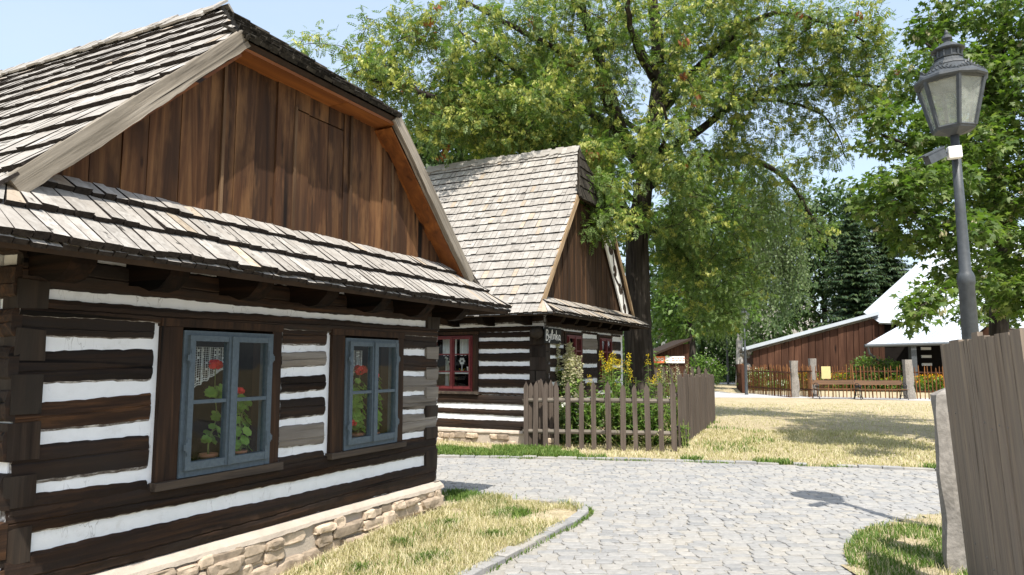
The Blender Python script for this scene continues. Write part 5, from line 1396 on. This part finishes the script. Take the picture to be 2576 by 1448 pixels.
# ================================================================== trees
def smooth(P, k=4):
    P = [Vector(p) for p in P]; out = []
    for i in range(len(P) - 1):
        p0, p1, p2, p3 = P[max(i - 1, 0)], P[i], P[i + 1], P[min(i + 2, len(P) - 1)]
        for q in range(k):
            t = q / k; out.append(.5 * (2 * p1 + (p2 - p0) * t + (2 * p0 - 5 * p1 + 4 * p2 - p3) * t * t + (3 * p1 - p0 - 3 * p2 + p3) * t ** 3))
    out.append(P[-1]); return out
class Tree:
    def __init__(s, name, label, cat, base, group=None):
        s.t = thing(name, label, cat, base, 0, group); s.o = Vector(base); s.tr = MB(); s.br = MB(); s.nodes = []; s.C = []
    def limb(s, pts, r0, r1, sides=10, trunk=False, k=5, jit=.03):
        P = smooth([Vector(p) - s.o for p in pts], k); n = len(P)
        P = [p + Vector((U(-1, 1), U(-1, 1), U(-1, 1))) * (jit if 0 < i < n - 1 else 0) for i, p in enumerate(P)]
        R = [r0 + (r1 - r0) * (i / (n - 1)) ** .8 for i in range(n)]
        (s.tr if trunk else s.br).tube(P, R, sides); s.nodes += [(p, R[i]) for i, p in enumerate(P)][(3 if trunk else 1):]
    def blob(s, c, rad, n, bias=0):
        c = Vector(c) - s.o
        for k in range(n):
            while True:
                v = Vector((U(-1, 1), U(-1, 1), U(-1, 1)))
                if v.length <= 1: break
            if bias and v.length < bias and random.random() < .6: v = v.normalized() * U(bias, 1)
            s.C.append(c + Vector((v.x * rad[0], v.y * rad[1], v.z * rad[2])))
    def pblob(s, px, py, Y, rx, ry, rd, n):     # ellipsoid: picture-plane radii in pixels at depth Y turned into metres
        c = at(px, py, Y); k = Y / F; s.blob(c, (rx * k, rd, ry * k), n)
    def twigs(s, r=.012, sides=4, droop=.25, maxl=3.2):
        A = np.array([tuple(p) for p, _ in s.nodes]); s.D = []; new = []
        order = sorted(range(len(s.C)), key=lambda i: np.min(np.sum((A - np.array(s.C[i])) ** 2, 1)))
        pts = [p for p, _ in s.nodes]; arr = A.copy()
        cap = len(arr) + len(order) * 3; buf = np.zeros((cap, 3)); buf[:len(arr)] = arr; m_ = len(arr); s.C = [s.C[i] for i in order]
        for c in s.C:
            ca = np.array(c); dd = np.sum((buf[:m_] - ca) ** 2, 1) + .25 * np.maximum(0, buf[:m_, 2] - ca[2]) ** 2
            a = Vector(buf[int(np.argmin(dd))]); L = (c - a).length
            mid = a.lerp(c, .5) + Vector((U(-1, 1), U(-1, 1), U(-.2, 1))) * L * .14
            P = [a, a.lerp(mid, .55), mid, mid.lerp(c, .55) + Vector((0, 0, L * .04)), c]
            rr = r * min(1.6, .5 + L * .7); s.br.tube(P, [rr, rr * .85, rr * .7, rr * .5, rr * .25], sides, cap=False)
            s.D.append((c - mid).normalized())
            for q in (P[2], P[3], P[4]): buf[m_] = tuple(q); m_ += 1
    def done(s, bark='bark', bark2=None):
        if s.tr.v: s.tr.build('trunk', [bark], s.t, True)
        if s.br.v: s.br.build('branches', [bark2 or bark], s.t, True)
def spray(tree, T, Fc, per, spread, size, mat, name='crown', droop=.35, out=.7, sub=None, along=.35):
    C = np.array([tuple(c) for c in tree.C]); D = np.array([tuple(d) for d in tree.D]); n = len(C); N = n * per
    c = np.repeat(C, per, 0); d = np.repeat(D, per, 0)
    off = RS.normal(0, 1, (N, 3)); off /= np.linalg.norm(off, axis=1, keepdims=True)
    pos = c + off * (RS.uniform(0, 1, (N, 1)) ** .6) * spread * np.array([1, 1, .8]) - d * RS.uniform(0, along, (N, 1))
    dr = d * out + off * .9 + RS.normal(0, .3, (N, 3)); dr[:, 2] -= droop
    V, Fo = instance(T, Fc, pos, dr, RS.uniform(.65, 1.25, N) * size, RS.uniform(-.7, .7, N))
    return npmesh(name, V, Fo, mat, tree.t)
# compound pinnate leaf: a midrib with paired leaflets
def pinnate(npair=4):
    V, Fq = [], []
    def lf(b, d, l, w):
        k = len(V); s_ = np.array([-d[1], d[0], 0]); V.extend([b, b + d * l * .5 + s_ * w, b + d * l + np.array([0, 0, -.05]), b + d * l * .5 - s_ * w]); Fq.append((k, k + 1, k + 2, k + 3))
    for i in range(npair):
        x = .22 + .6 * i / (npair - 1); z = -.22 * x * x
        for sg in (1, -1): lf(np.array([x, 0, z]), np.array([.62, sg * .78, 0]), .34 - .04 * abs(i - 1.5), .075)
    lf(np.array([.86, 0, -.17]), np.array([1.0, 0, 0]), .34, .075)
    return np.array(V, float), np.array(Fq)
PT, PFc = pinnate()
def seedclump(n=11):
    V, Fq = [], []
    for k in range(n):
        a = k * 2.4; r = .25 * math.sqrt(k / n); b = np.array([U(-.3, .5), r * math.sin(a), r * math.cos(a) * .8 - .1]); d = np.array([U(-.35, .35), U(-.35, .35), -1.0]); s_ = np.array([math.cos(a), math.sin(a), 0]) * .11; q = len(V)
        V.extend([b, b + d * .22 + s_, b + d * .46, b + d * .22 - s_]); Fq.append((q, q + 1, q + 2, q + 3))
    return np.array(V), np.array(Fq)
ST, SFc = seedclump()

# ---- the big tree over the far cottage
TB = gnd(1608, 940); TY = 19.2; base = Vector((at(1608, 900, TY).x, TY, 0))
T = Tree('large_tree', 'big broad pinnate leaved tree hung with yellow green seed clusters beside far cottage', 'tree', base)
T.limb([base + Vector((0, 0, -.1)), at(1606, 900, TY), at(1605, 760, TY), at(1603, 620, TY), at(1612, 520, TY), at(1630, 420, TY), at(1652, 260, TY), at(1655, 120, TY), at(1640, 0, TY), at(1610, -150, TY), at(1600, -330, TY)], .44, .09, 16, True, 5, .02)
T.tr.tube([Vector((0, 0, -.05)), Vector((0, 0, .12)), Vector((0, 0, .5)), Vector((0, 0, 1.1))], [.66, .58, .47, .43], 16)
LB = [([(1604, 600, 19.2), (1520, 470, 18.6), (1430, 395, 18), (1300, 312, 17.4), (1200, 285, 16.9), (1115, 255, 16.5), (1000, 215, 16), (880, 190, 15.6)], .20, .03),
      ([(1625, 430, 19.2), (1560, 330, 18.7), (1530, 220, 18.2), (1490, 100, 17.6), (1455, -20, 17.2), (1400, -200, 17)], .22, .05),
      ([(1545, 290, 18.5), (1480, 180, 17.9), (1370, 110, 17.3), (1240, 40, 16.7), (1120, -20, 16.3)], .12, .03),
      ([(1560, 330, 18.7), (1430, 255, 18.2), (1330, 200, 17.6), (1130, 60, 16.8)], .09, .02),
      ([(1655, 200, 19.2), (1590, 80, 19), (1520, -60, 19), (1450, -200, 19.2)], .14, .05),
      ([(1650, 300, 19.2), (1750, 180, 18.6), (1850, 85, 18), (1950, 35, 17.5), (2080, 60, 17), (2180, 110, 16.8)], .15, .02),
      ([(1640, 400, 19.2), (1740, 340, 18.8), (1870, 250, 18.2), (2000, 218, 17.8), (2120, 212, 17.4), (2230, 222, 17.1)], .16, .025),
      ([(1870, 250, 18.2), (1990, 260, 17.9), (2080, 300, 17.7), (2130, 400, 17.6)], .06, .012),
      ([(2000, 218, 17.8), (1960, 150, 17.5), (2040, 60, 17.2), (2110, 20, 17)], .05, .015),
      ([(1625, 470, 19.2), (1740, 410, 19.9), (1860, 395, 20.5), (1980, 450, 20.9), (2060, 580, 21), (2110, 640, 21)], .14, .02),
      ([(1610, 570, 19.2), (1700, 620, 20), (1760, 700, 20.4), (1830, 770, 20.6)], .08, .02),
      ([(1620, 520, 19.2), (1560, 480, 17.6), (1500, 470, 16.3), (1450, 470, 15.3)], .09, .02),
      ([(1560, 480, 17.6), (1540, 540, 16.4), (1500, 580, 15.6)], .04, .012),
      ([(1645, 330, 19.2), (1690, 160, 21), (1720, 0, 22.5), (1720, -200, 23)], .16, .05),
      ([(1640, 350, 19.2), (1520, 280, 21), (1380, 230, 22.5)], .12, .03),
      ([(1645, 200, 19.2), (1600, 120, 17.5), (1580, 20, 16), (1600, -120, 15.2)], .12, .04),
      ([(1640, 450, 19.2), (1660, 380, 17.4), (1680, 320, 16.2), (1660, 260, 15.4)], .10, .02)]
for P, r0, r1 in LB: T.limb([at(*p) for p in P], r0 * (1.2 if P[0][0] < 1640 else .9), r1, 9)
for b in [(800, 150, 15.6, 75, 55, .9, 26), (905, 195, 15.9, 110, 80, 1.2, 70), (960, 90, 16, 60, 80, .9, 34), (1050, 200, 16.4, 110, 110, 1.5, 105), (1060, 70, 16.4, 80, 60, 1, 34), (1180, 80, 16.9, 110, 80, 1.5, 60),
          (1210, 215, 17, 150, 110, 1.9, 190), (1330, 270, 17.5, 150, 120, 2.1, 210), (1130, 330, 17, 110, 70, 1.5, 90), (1280, 370, 17.8, 140, 50, 1.6, 90), (1330, 70, 17.4, 130, 90, 1.8, 90), (1450, 130, 18, 140, 130, 2.2, 150), (1500, 290, 18.3, 130, 130, 2, 150),
          (1540, 420, 17.4, 120, 80, 1.5, 110), (1500, 470, 15.9, 70, 42, .9, 52), (1545, 560, 15.7, 55, 30, .7, 30), (1470, 590, 15.6, 30, 18, .5, 12), (1490, 390, 17, 60, 40, .9, 40), (1660, 400, 17, 110, 130, 1.6, 130), (1700, 520, 17.8, 110, 80, 1.5, 90),
          (1620, 60, 17.5, 150, 130, 2.4, 150), (1740, 120, 18.5, 150, 130, 2.2, 150), (1730, 290, 18, 140, 120, 2, 140), (1880, 70, 18, 140, 80, 1.9, 100), (1880, 210, 18, 140, 90, 1.8, 100), (2040, 80, 17.4, 110, 75, 1.5, 52), (2150, 70, 17, 80, 60, 1.2, 22), (2040, 215, 17.6, 110, 60, 1.3, 44), (2150, 250, 17.3, 80, 60, 1.1, 34), (2200, 160, 17, 60, 60, 1.0, 26), (2230, 240, 17, 40, 36, .8, 12), (2100, 370, 17.6, 60, 60, .8, 16), (2090, 150, 17.4, 80, 60, 1.2, 34), (1960, 320, 18.3, 100, 60, 1.4, 30),
          (1800, 410, 19.5, 130, 100, 2, 130), (1930, 440, 20.3, 110, 70, 1.6, 70), (2040, 560, 20.9, 70, 80, 1.1, 24), (1780, 560, 19.8, 120, 100, 1.9, 130), (1910, 590, 20.3, 110, 100, 1.6, 84), (1720, 690, 20.2, 80, 80, 1.4, 70), (1840, 700, 20.4, 100, 90, 1.5, 80), (1790, 790, 20.5, 90, 50, 1.2, 44), (1690, 600, 19.6, 60, 90, 1.3, 60),
          (1500, -170, 18.5, 350, 130, 3.5, 170), (1850, -120, 18.5, 260, 110, 3, 110), (1600, -330, 19, 260, 110, 3.5, 90), (1400, 200, 22, 160, 130, 2.0, 90), (1720, 60, 22, 200, 160, 2.2, 90)]: T.pblob(*b)
def keepc(c):
    p = c + T.o; d = p.y * CPT + (p.z - EYE) * SPT; px = CX + F * p.x / d; py = CY - F * (-p.y * SPT + (p.z - EYE) * CPT) / d
    if p.y < 19 and 1590 < px < 1690 and py < 560 and random.random() < .42: return False
    if px > 1820 and py < 420: return True
    if px < 1250 and py < 140: return random.random() < .7
    return mnoise.noise(c * .75) > -.30 and random.random() < (.86 if py < 420 else .92)
T.C = [c for c in T.C if keepc(c)]
T.twigs(.015)
o = spray(T, PT, PFc, 12, .36, .215, 'rowan', 'crown', .4, .6)
allC, allD = T.C, T.D
keep = [i for i, c in enumerate(T.C) if mnoise.noise(c * .9 + Vector((7, 3, 1))) > -.3 and random.random() < (.3 if (c.z < 6.8 and c.x > .4) else .88)]
T.C = [allC[i] for i in keep]; T.D = [allD[i] for i in keep]; spray(T, ST, SFc, 4, .28, .20, 'seed', 'seed_clusters', .2, .2, along=.1)
dk = [i for i in keep if random.random() < .02]; T.C = [allC[i] for i in dk]; T.D = [allD[i] for i in dk]; spray(T, ST, SFc, 2, .1, .32, 'brownseed', 'dry_seed_clusters', .2, .2)
T.done('bark')

# ---- maple behind the near lamp
def mapleleaf():
    tip = [(0, 1.0), (38, .42), (58, .92), (92, .40), (118, .70), (160, .28)]; V = [(0.12, 0, .02)]
    prof = [(-a, r) for a, r in tip[::-1] if a] + [(a, r) for a, r in tip]
    for a, r in prof: V.append((.1 + r * .62 * math.cos(math.radians(a)), r * .62 * math.sin(math.radians(a)), -.10 * r * r))
    n = len(prof); return np.array(V, float), np.array([(0, 1 + k, 1 + (k + 1) % n) for k in range(n)])
MT, MF = mapleleaf()
MY = 14.2; mb_ = Vector((at(2515, 900, MY).x, MY, 0))
T = Tree('maple_tree', 'maple with lobed sunlit leaves filling the right edge behind the near lamp', 'tree', mb_)
T.limb([mb_ + Vector((0, 0, -.1)), at(2515, 860, MY), at(2520, 700, MY), at(2518, 560, MY), at(2500, 380, MY), at(2510, 180, MY), at(2530, 0, MY), at(2560, -250, MY), at(2570, -500, MY)], .20, .05, 12, True)
for P, r0, r1 in [([(2518, 610, 14.2), (2440, 590, 13.2), (2350, 560, 12.3), (2260, 520, 11.8)], .07, .015), ([(2515, 665, 14.2), (2440, 690, 12.6), (2370, 735, 11.4), (2300, 790, 10.9)], .055, .012),
                  ([(2505, 450, 14.2), (2400, 420, 13.5), (2290, 370, 13), (2200, 330, 12.8)], .08, .02), ([(2510, 260, 14.2), (2420, 180, 13.7), (2330, 110, 13.4)], .08, .02), ([(2515, 200, 14.2), (2620, 60, 13.6), (2700, -40, 13)], .09, .03),
                  ([(2520, 560, 14.2), (2620, 480, 13.4), (2720, 430, 13)], .08, .03), ([(2505, 400, 14.2), (2470, 330, 16), (2430, 250, 17)], .08, .03), ([(2530, 0, 14.2), (2450, -80, 14), (2330, -140, 14)], .07, .02), ([(2520, 640, 14.2), (2570, 690, 12.8), (2600, 740, 12)], .06, .02)]:
    T.limb([at(*p) for p in P], r0, r1, 8)
for b in [(2300, 470, 12.2, 130, 70, 1.1, 62), (2370, 590, 12, 130, 60, 1.1, 66), (2230, 510, 12, 80, 50, .8, 30), (2420, 690, 11.9, 70, 50, .7, 22), (2345, 755, 11.2, 60, 38, .5, 13), (2310, 800, 10.9, 38, 22, .4, 7), (2430, 800, 11.8, 36, 20, .3, 5),
          (2270, 330, 13, 110, 70, 1.1, 52), (2390, 400, 13.3, 130, 90, 1.3, 84), (2330, 190, 13.5, 90, 80, 1.1, 36), (2440, 250, 13.8, 120, 110, 1.5, 84), (2440, 80, 14, 130, 100, 1.6, 84), (2560, 160, 13.8, 100, 130, 1.6, 84), (2560, 330, 13.6, 90, 110, 1.4, 78), (2540, 480, 13.6, 90, 90, 1.4, 74), (2570, 620, 13, 60, 80, 1, 48), (2570, 730, 12.6, 50, 70, .9, 40), (2510, 560, 14.5, 70, 80, 1.1, 40), (2350, 60, 14, 80, 60, 1, 20),
          (2640, 300, 13.4, 90, 260, 1.6, 90), (2480, -140, 14, 220, 110, 2.2, 80), (2600, -330, 14.4, 200, 120, 2.4, 60), (2480, 420, 16.5, 100, 160, 1.2, 60), (2520, 760, 15.5, 60, 80, .8, 40)]: T.pblob(*b[:6], int(b[6] * 1.4))
T.twigs(.008); spray(T, MT, MF, 13, .27, .155, 'maple', 'crown', .55, .4, along=.2)
allC, allD = T.C, T.D; kp = [i for i in range(len(allC)) if random.random() < .22]; T.C = [allC[i] for i in kp]; T.D = [allD[i] for i in kp]; spray(T, ST, SFc, 1, .18, .16, 'amaranth', 'seed_clusters', .2, .2)
T.done('bark')

# ---- background trees
def simple_tree(name, label, px, Y, htop, blobs, mat, bark, tr, size, per, spread, cat='tree', group='trees beyond the lawn', droop=.4, tmpl=None, trunkpx=None):
    b = Vector((at(px, 900, Y).x, Y, 0)); T = Tree(name, label, cat, b, group)
    T.limb([b + Vector((0, 0, -.1)), b + Vector((U(-.1, .1), 0, htop * .3)), b + Vector((U(-.3, .3), 0, htop * .65)), b + Vector((U(-.3, .3), 0, htop * .97))], tr, tr * .2, 9, True)
    for bl in blobs: T.pblob(*bl)
    for bl in blobs:
        c = at(bl[0], bl[1], bl[2]); zz = min(htop * .8, max(htop * .2, c.z * .75)); a = b + Vector((0, 0, zz)); T.limb([a, a.lerp(c, .5) + Vector((0, 0, .3)), c], tr * .35, tr * .1, 6, False, 3)
    T.twigs(.02 if Y > 25 else .012, 3); tm = tmpl or (LT * np.array([1, 1.6, 1]), LF)
    spray(T, tm[0], tm[1], per, spread, size, mat, 'crown', droop, .5); T.done(bark); return T
simple_tree('broadleaf_tree', 'dense green tree rising behind the ridge of the far cottage', 1230, 30, 10.5, [(1130, 330, 30, 130, 100, 2, 130), (1280, 330, 30, 150, 90, 2.2, 150), (1420, 330, 31, 120, 110, 2, 120), (1240, 220, 31, 150, 100, 2, 110), (1080, 400, 29, 60, 70, 1.2, 50), (1400, 200, 31, 110, 90, 2, 80), (1500, 420, 32, 110, 120, 2, 110)], 'dkleaf', 'bark', .35, .30, 15, .55)
simple_tree('broadleaf_tree', 'mid green tree between the big trunk and the weeping birch', 1745, 40, 9.5, [(1700, 600, 40, 90, 120, 2, 100), (1790, 620, 41, 110, 130, 2, 140), (1720, 760, 40, 90, 80, 1.8, 90), (1810, 780, 41, 90, 60, 1.8, 70), (1780, 480, 41, 120, 100, 2, 100), (1690, 820, 41, 60, 50, 1.5, 40)], 'midleaf', 'bark', .28, .34, 14, .6)
simple_tree('broadleaf_tree', 'dark leafy tree between the weeping birch and the spruces', 2080, 62, 16, [(2080, 540, 62, 100, 90, 3, 120), (2050, 650, 62, 90, 90, 3, 110), (2110, 700, 62, 80, 90, 2.6, 90), (2010, 760, 62, 80, 70, 2.6, 80), (2130, 600, 63, 70, 70, 2.4, 60)], 'dkleaf', 'bark', .35, .5, 14, .9)
simple_tree('broadleaf_tree', 'deep green tree at the back behind the red and white banner shed', 1690, 58, 13, [(1660, 640, 58, 140, 120, 3, 120), (1780, 700, 58, 130, 110, 3, 130), (1640, 780, 58, 110, 80, 3, 90), (1760, 830, 58, 120, 55, 3, 90), (1880, 830, 60, 120, 60, 3, 90)], 'dkleaf', 'bark', .35, .5, 14, .95)
# weeping birch: curtains of hanging leaves
def hang(name, label, px, Y, top, cols, mat, tr):
    b = Vector((at(px, 900, Y).x, Y, 0)); T = Tree(name, label, 'tree', b, 'trees beyond the lawn')
    T.limb([b, b + Vector((.1, 0, top * .3)), b + Vector((-.1, 0, top * .6)), b + Vector((.1, 0, top))], tr, tr * .25, 10, True)
    pos, dr = [], []
    for (cx_, y0, y1, w, Yd, n) in cols:
        a = at(cx_, y0, Yd) - b; T.limb([b + Vector((0, 0, max(1.5, a.z * .72))), b + a.lerp(Vector((0, 0, a.z * .85)), .45) + Vector((0, 0, .4)), b + a], tr * .3, .03, 6, False, 4)
        for q in range(n):
            sx, sy = RS.normal(0, w * Yd / F), RS.normal(0, 1.1); ln = (y1 - y0) / F * Yd * U(.4, 1.05); z0 = a.z + U(-.6, .5) - abs(sx) * .3
            m_ = int(ln / .09)
            T.br.tube([Vector((a.x + sx, a.y + sy, z0)), Vector((a.x + sx * 1.08, a.y + sy, z0 - ln))], [.008, .003], 3, cap=False)
            for k in range(m_): f = (k + U(0, 1)) / m_; pos.append((a.x + sx * (1 + .08 * f) + U(-.14, .14), a.y + sy + U(-.14, .14), z0 - ln * f)); dr.append((U(-1, 1), U(-1, 1), -1.1))
    V, Fc = instance(LT * np.array([1, 1.8, 1]), LF, np.array(pos), np.array(dr), RS.uniform(.10, .22, len(pos)), RS.uniform(-2, 2, len(pos))); npmesh('crown', V, Fc, mat, T.t); T.done('birchbark', 'bark_lt')
hang('birch_tree', 'pale weeping birch with hanging leaf curtains left of the barn roof', 1858, 47, 13.5, [(1880, 520, 760, 26, 47, 60), (1930, 480, 760, 30, 47, 80), (1975, 520, 770, 24, 46.5, 60), (1910, 620, 840, 30, 46, 60), (1990, 600, 760, 16, 46.5, 34), (1840, 620, 860, 30, 47.5, 54), (1800, 700, 870, 30, 47, 44), (1950, 640, 830, 30, 47.5, 50), (1900, 430, 640, 34, 48, 50), (1860, 500, 700, 34, 48.5, 46)], 'birch', .27)
# spruces: drooping tiers of needle sprays
def spruce(label, px, Y, htop, r0, seed):
    b = Vector((at(px, 900, Y).x, Y, 0)); t = thing('spruce_tree', label, 'tree', b, 0, 'spruces behind the barn'); mb = MB(); mb.tube([(0, 0, 0), (0, 0, htop)], [.28, .03], 8); mb.build('trunk', ['bark'], t, True)
    pos, dr, scl = [], [], []; br = MB(); z = 1.6
    while z < htop - .2:
        f = (z - 1.6) / (htop - 1.6); R = (r0 * (1 - f) ** .85 + .15) * U(.72, 1.18); n = int(9 + 4 * (1 - f)); a0 = U(0, 6)
        for k in range(n):
            a = a0 + 2 * PI * k / n + U(-.2, .2); L = R * U(.55, 1.15); d = np.array([math.cos(a), math.sin(a), 0]); sd = np.array([-d[1], d[0], 0]); dp = U(.15, .35)
            br.tube([(0, 0, z), tuple(d * L * .5 + np.array([0, 0, z - dp * L * .4])), tuple(d * L + np.array([0, 0, z - dp * L * .62]))], [.03, .018, .006], 3, cap=False)
            m_ = int(L / .072)
            for q in range(m_):
                g = (q + .5) / m_; p = d * L * g + np.array([0, 0, z - dp * L * (1.2 * g - .58 * g * g)])
                for sg in (1, -1): pos.append(p + RS.normal(0, .03, 3)); dr.append(d * .55 + sd * sg * U(.5, 1) + np.array([0, 0, -U(.1, .55)])); scl.append((.24 + .40 * (1 - g)) * U(.55, 1.3) * (.7 + .6 * (1 - f)))
        z += U(.26, .40)
    V, Fc = instance(LT * np.array([1, .8, 1]), LF, np.array(pos), np.array(dr), scl, RS.uniform(-.6, .6, len(pos))); npmesh('crown', V, Fc, 'spruce', t); br.build('branches', ['bark'], t)
spruce('tall dark spruce behind the lower end of the white barn roof', 2160, 56, 15.5, 4.0, 1)
spruce('broad dark spruce close behind the steep white barn roof', 2245, 60, 18.5, 4.3, 2)
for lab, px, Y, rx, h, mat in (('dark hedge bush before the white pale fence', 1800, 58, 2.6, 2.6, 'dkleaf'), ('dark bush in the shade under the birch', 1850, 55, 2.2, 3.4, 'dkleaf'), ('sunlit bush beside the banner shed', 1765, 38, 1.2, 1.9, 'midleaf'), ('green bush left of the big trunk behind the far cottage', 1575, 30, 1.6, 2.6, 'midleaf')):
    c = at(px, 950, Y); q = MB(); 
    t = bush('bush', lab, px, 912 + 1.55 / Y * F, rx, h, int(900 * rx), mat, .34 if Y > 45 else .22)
# far tree belt closing the horizon
rs = [(-30, 70), (-14, 66), (2, 84), (18, 92), (34, 95), (52, 90), (70, 85), (-48, 60), (88, 70)]
for i, (x, y) in enumerate(rs):
    h = U(7, 9.5); b = Vector((x, y, 0)); t = thing('broadleaf_tree', ['distant rounded tree in the belt closing the horizon'][0], 'tree', b, 0, 'far tree belt'); n = 2600
    a = RS.normal(0, 1, (n, 3)); a /= np.linalg.norm(a, axis=1, keepdims=True); bump = np.array([1 + .35 * mnoise.noise(Vector(tuple(v * 1.8)) + Vector((i * 5, 0, 0))) for v in a])[:, None]
    pos = a * RS.uniform(.5, 1, (n, 1)) * bump * np.array([9, 5, h * .5]) + np.array([0, 0, h * .55]); V, Fc = instance(LT * np.array([1, 1.7, 1]), LF, pos, a + RS.normal(0, .6, (n, 3)), RS.uniform(.5, 1.1, n)); npmesh('crown', V, Fc, 'dkleaf', t)
    mb = MB(); mb.tube([(0, 0, 0), (0, 0, h * .7)], [.35, .12], 8); mb.build('trunk', ['bark'], t)

# ================================================================== light, sky, camera
ELEV = math.radians(59.5); sd = Vector((.165, -.986, 0)).normalized()          # towards the sun (behind the viewer, a little right)
sun = bpy.data.lights.new('sun', 'SUN'); sun.energy = 3.1; sun.angle = math.radians(.53); sun.color = (1.0, .95, .87)
so = bpy.data.objects.new('sun', sun); COL.objects.link(so)
vec = Vector((sd.x * math.cos(ELEV), sd.y * math.cos(ELEV), math.sin(ELEV))); so.rotation_euler = vec.to_track_quat('Z', 'Y').to_euler(); so.location = vec * 60
w = bpy.data.worlds.new('World'); sc.world = w; w.use_nodes = True; nt = w.node_tree
sky = nt.nodes.new('ShaderNodeTexSky'); sky.sky_type = 'NISHITA'; sky.sun_disc = False; sky.sun_elevation = ELEV; sky.sun_rotation = math.atan2(sd.x, sd.y)
sky.air_density = 1.05; sky.dust_density = 2.5; sky.ozone_density = 1.0
bg = nt.nodes['Background']; 
tc = nt.nodes.new('ShaderNodeTexCoord'); mpp = nt.nodes.new('ShaderNodeMapping'); mpp.inputs['Scale'].default_value = (1, 1, 3.2); nt.links.new(tc.outputs['Generated'], mpp.inputs['Vector'])
nz = nt.nodes.new('ShaderNodeTexNoise'); nz.inputs['Scale'].default_value = 2.2; nz.inputs['Detail'].default_value = 6; nz.inputs['Roughness'].default_value = .55; nt.links.new(mpp.outputs[0], nz.inputs['Vector'])
rp = nt.nodes.new('ShaderNodeValToRGB'); rp.color_ramp.elements[0].position = .35; rp.color_ramp.elements[0].color = (.5, .5, .5, 1); rp.color_ramp.elements[1].position = .72; rp.color_ramp.elements[1].color = (.72, .72, .72, 1); nt.links.new(nz.outputs['Fac'], rp.inputs[0])
mx = nt.nodes.new('ShaderNodeMix'); mx.data_type = 'RGBA'; mx.inputs[7].default_value = (2.15, 2.5, 2.85, 1); nt.links.new(rp.outputs[0], mx.inputs[0]); nt.links.new(sky.outputs[0], mx.inputs[6]); nt.links.new(mx.outputs[2], bg.inputs[0]); bg.inputs[1].default_value = .15
cam = bpy.data.cameras.new('camera'); co = bpy.data.objects.new('camera', cam); COL.objects.link(co)
co.location = (0, 0, EYE); co.rotation_euler = (PI / 2 + PITCH, 0, 0); cam.sensor_width = 36; cam.lens = F / 2576 * 36; cam.clip_end = 2000; cam.clip_start = .05
sc.camera = co
sc.view_settings.view_transform = 'Standard'; sc.view_settings.look = 'None'; sc.view_settings.gamma = 1; sc.view_settings.exposure = 1.24
sc.cycles.max_bounces = 6; sc.cycles.transparent_max_bounces = 12
try: sc.cycles.use_denoising = True
except Exception: pass
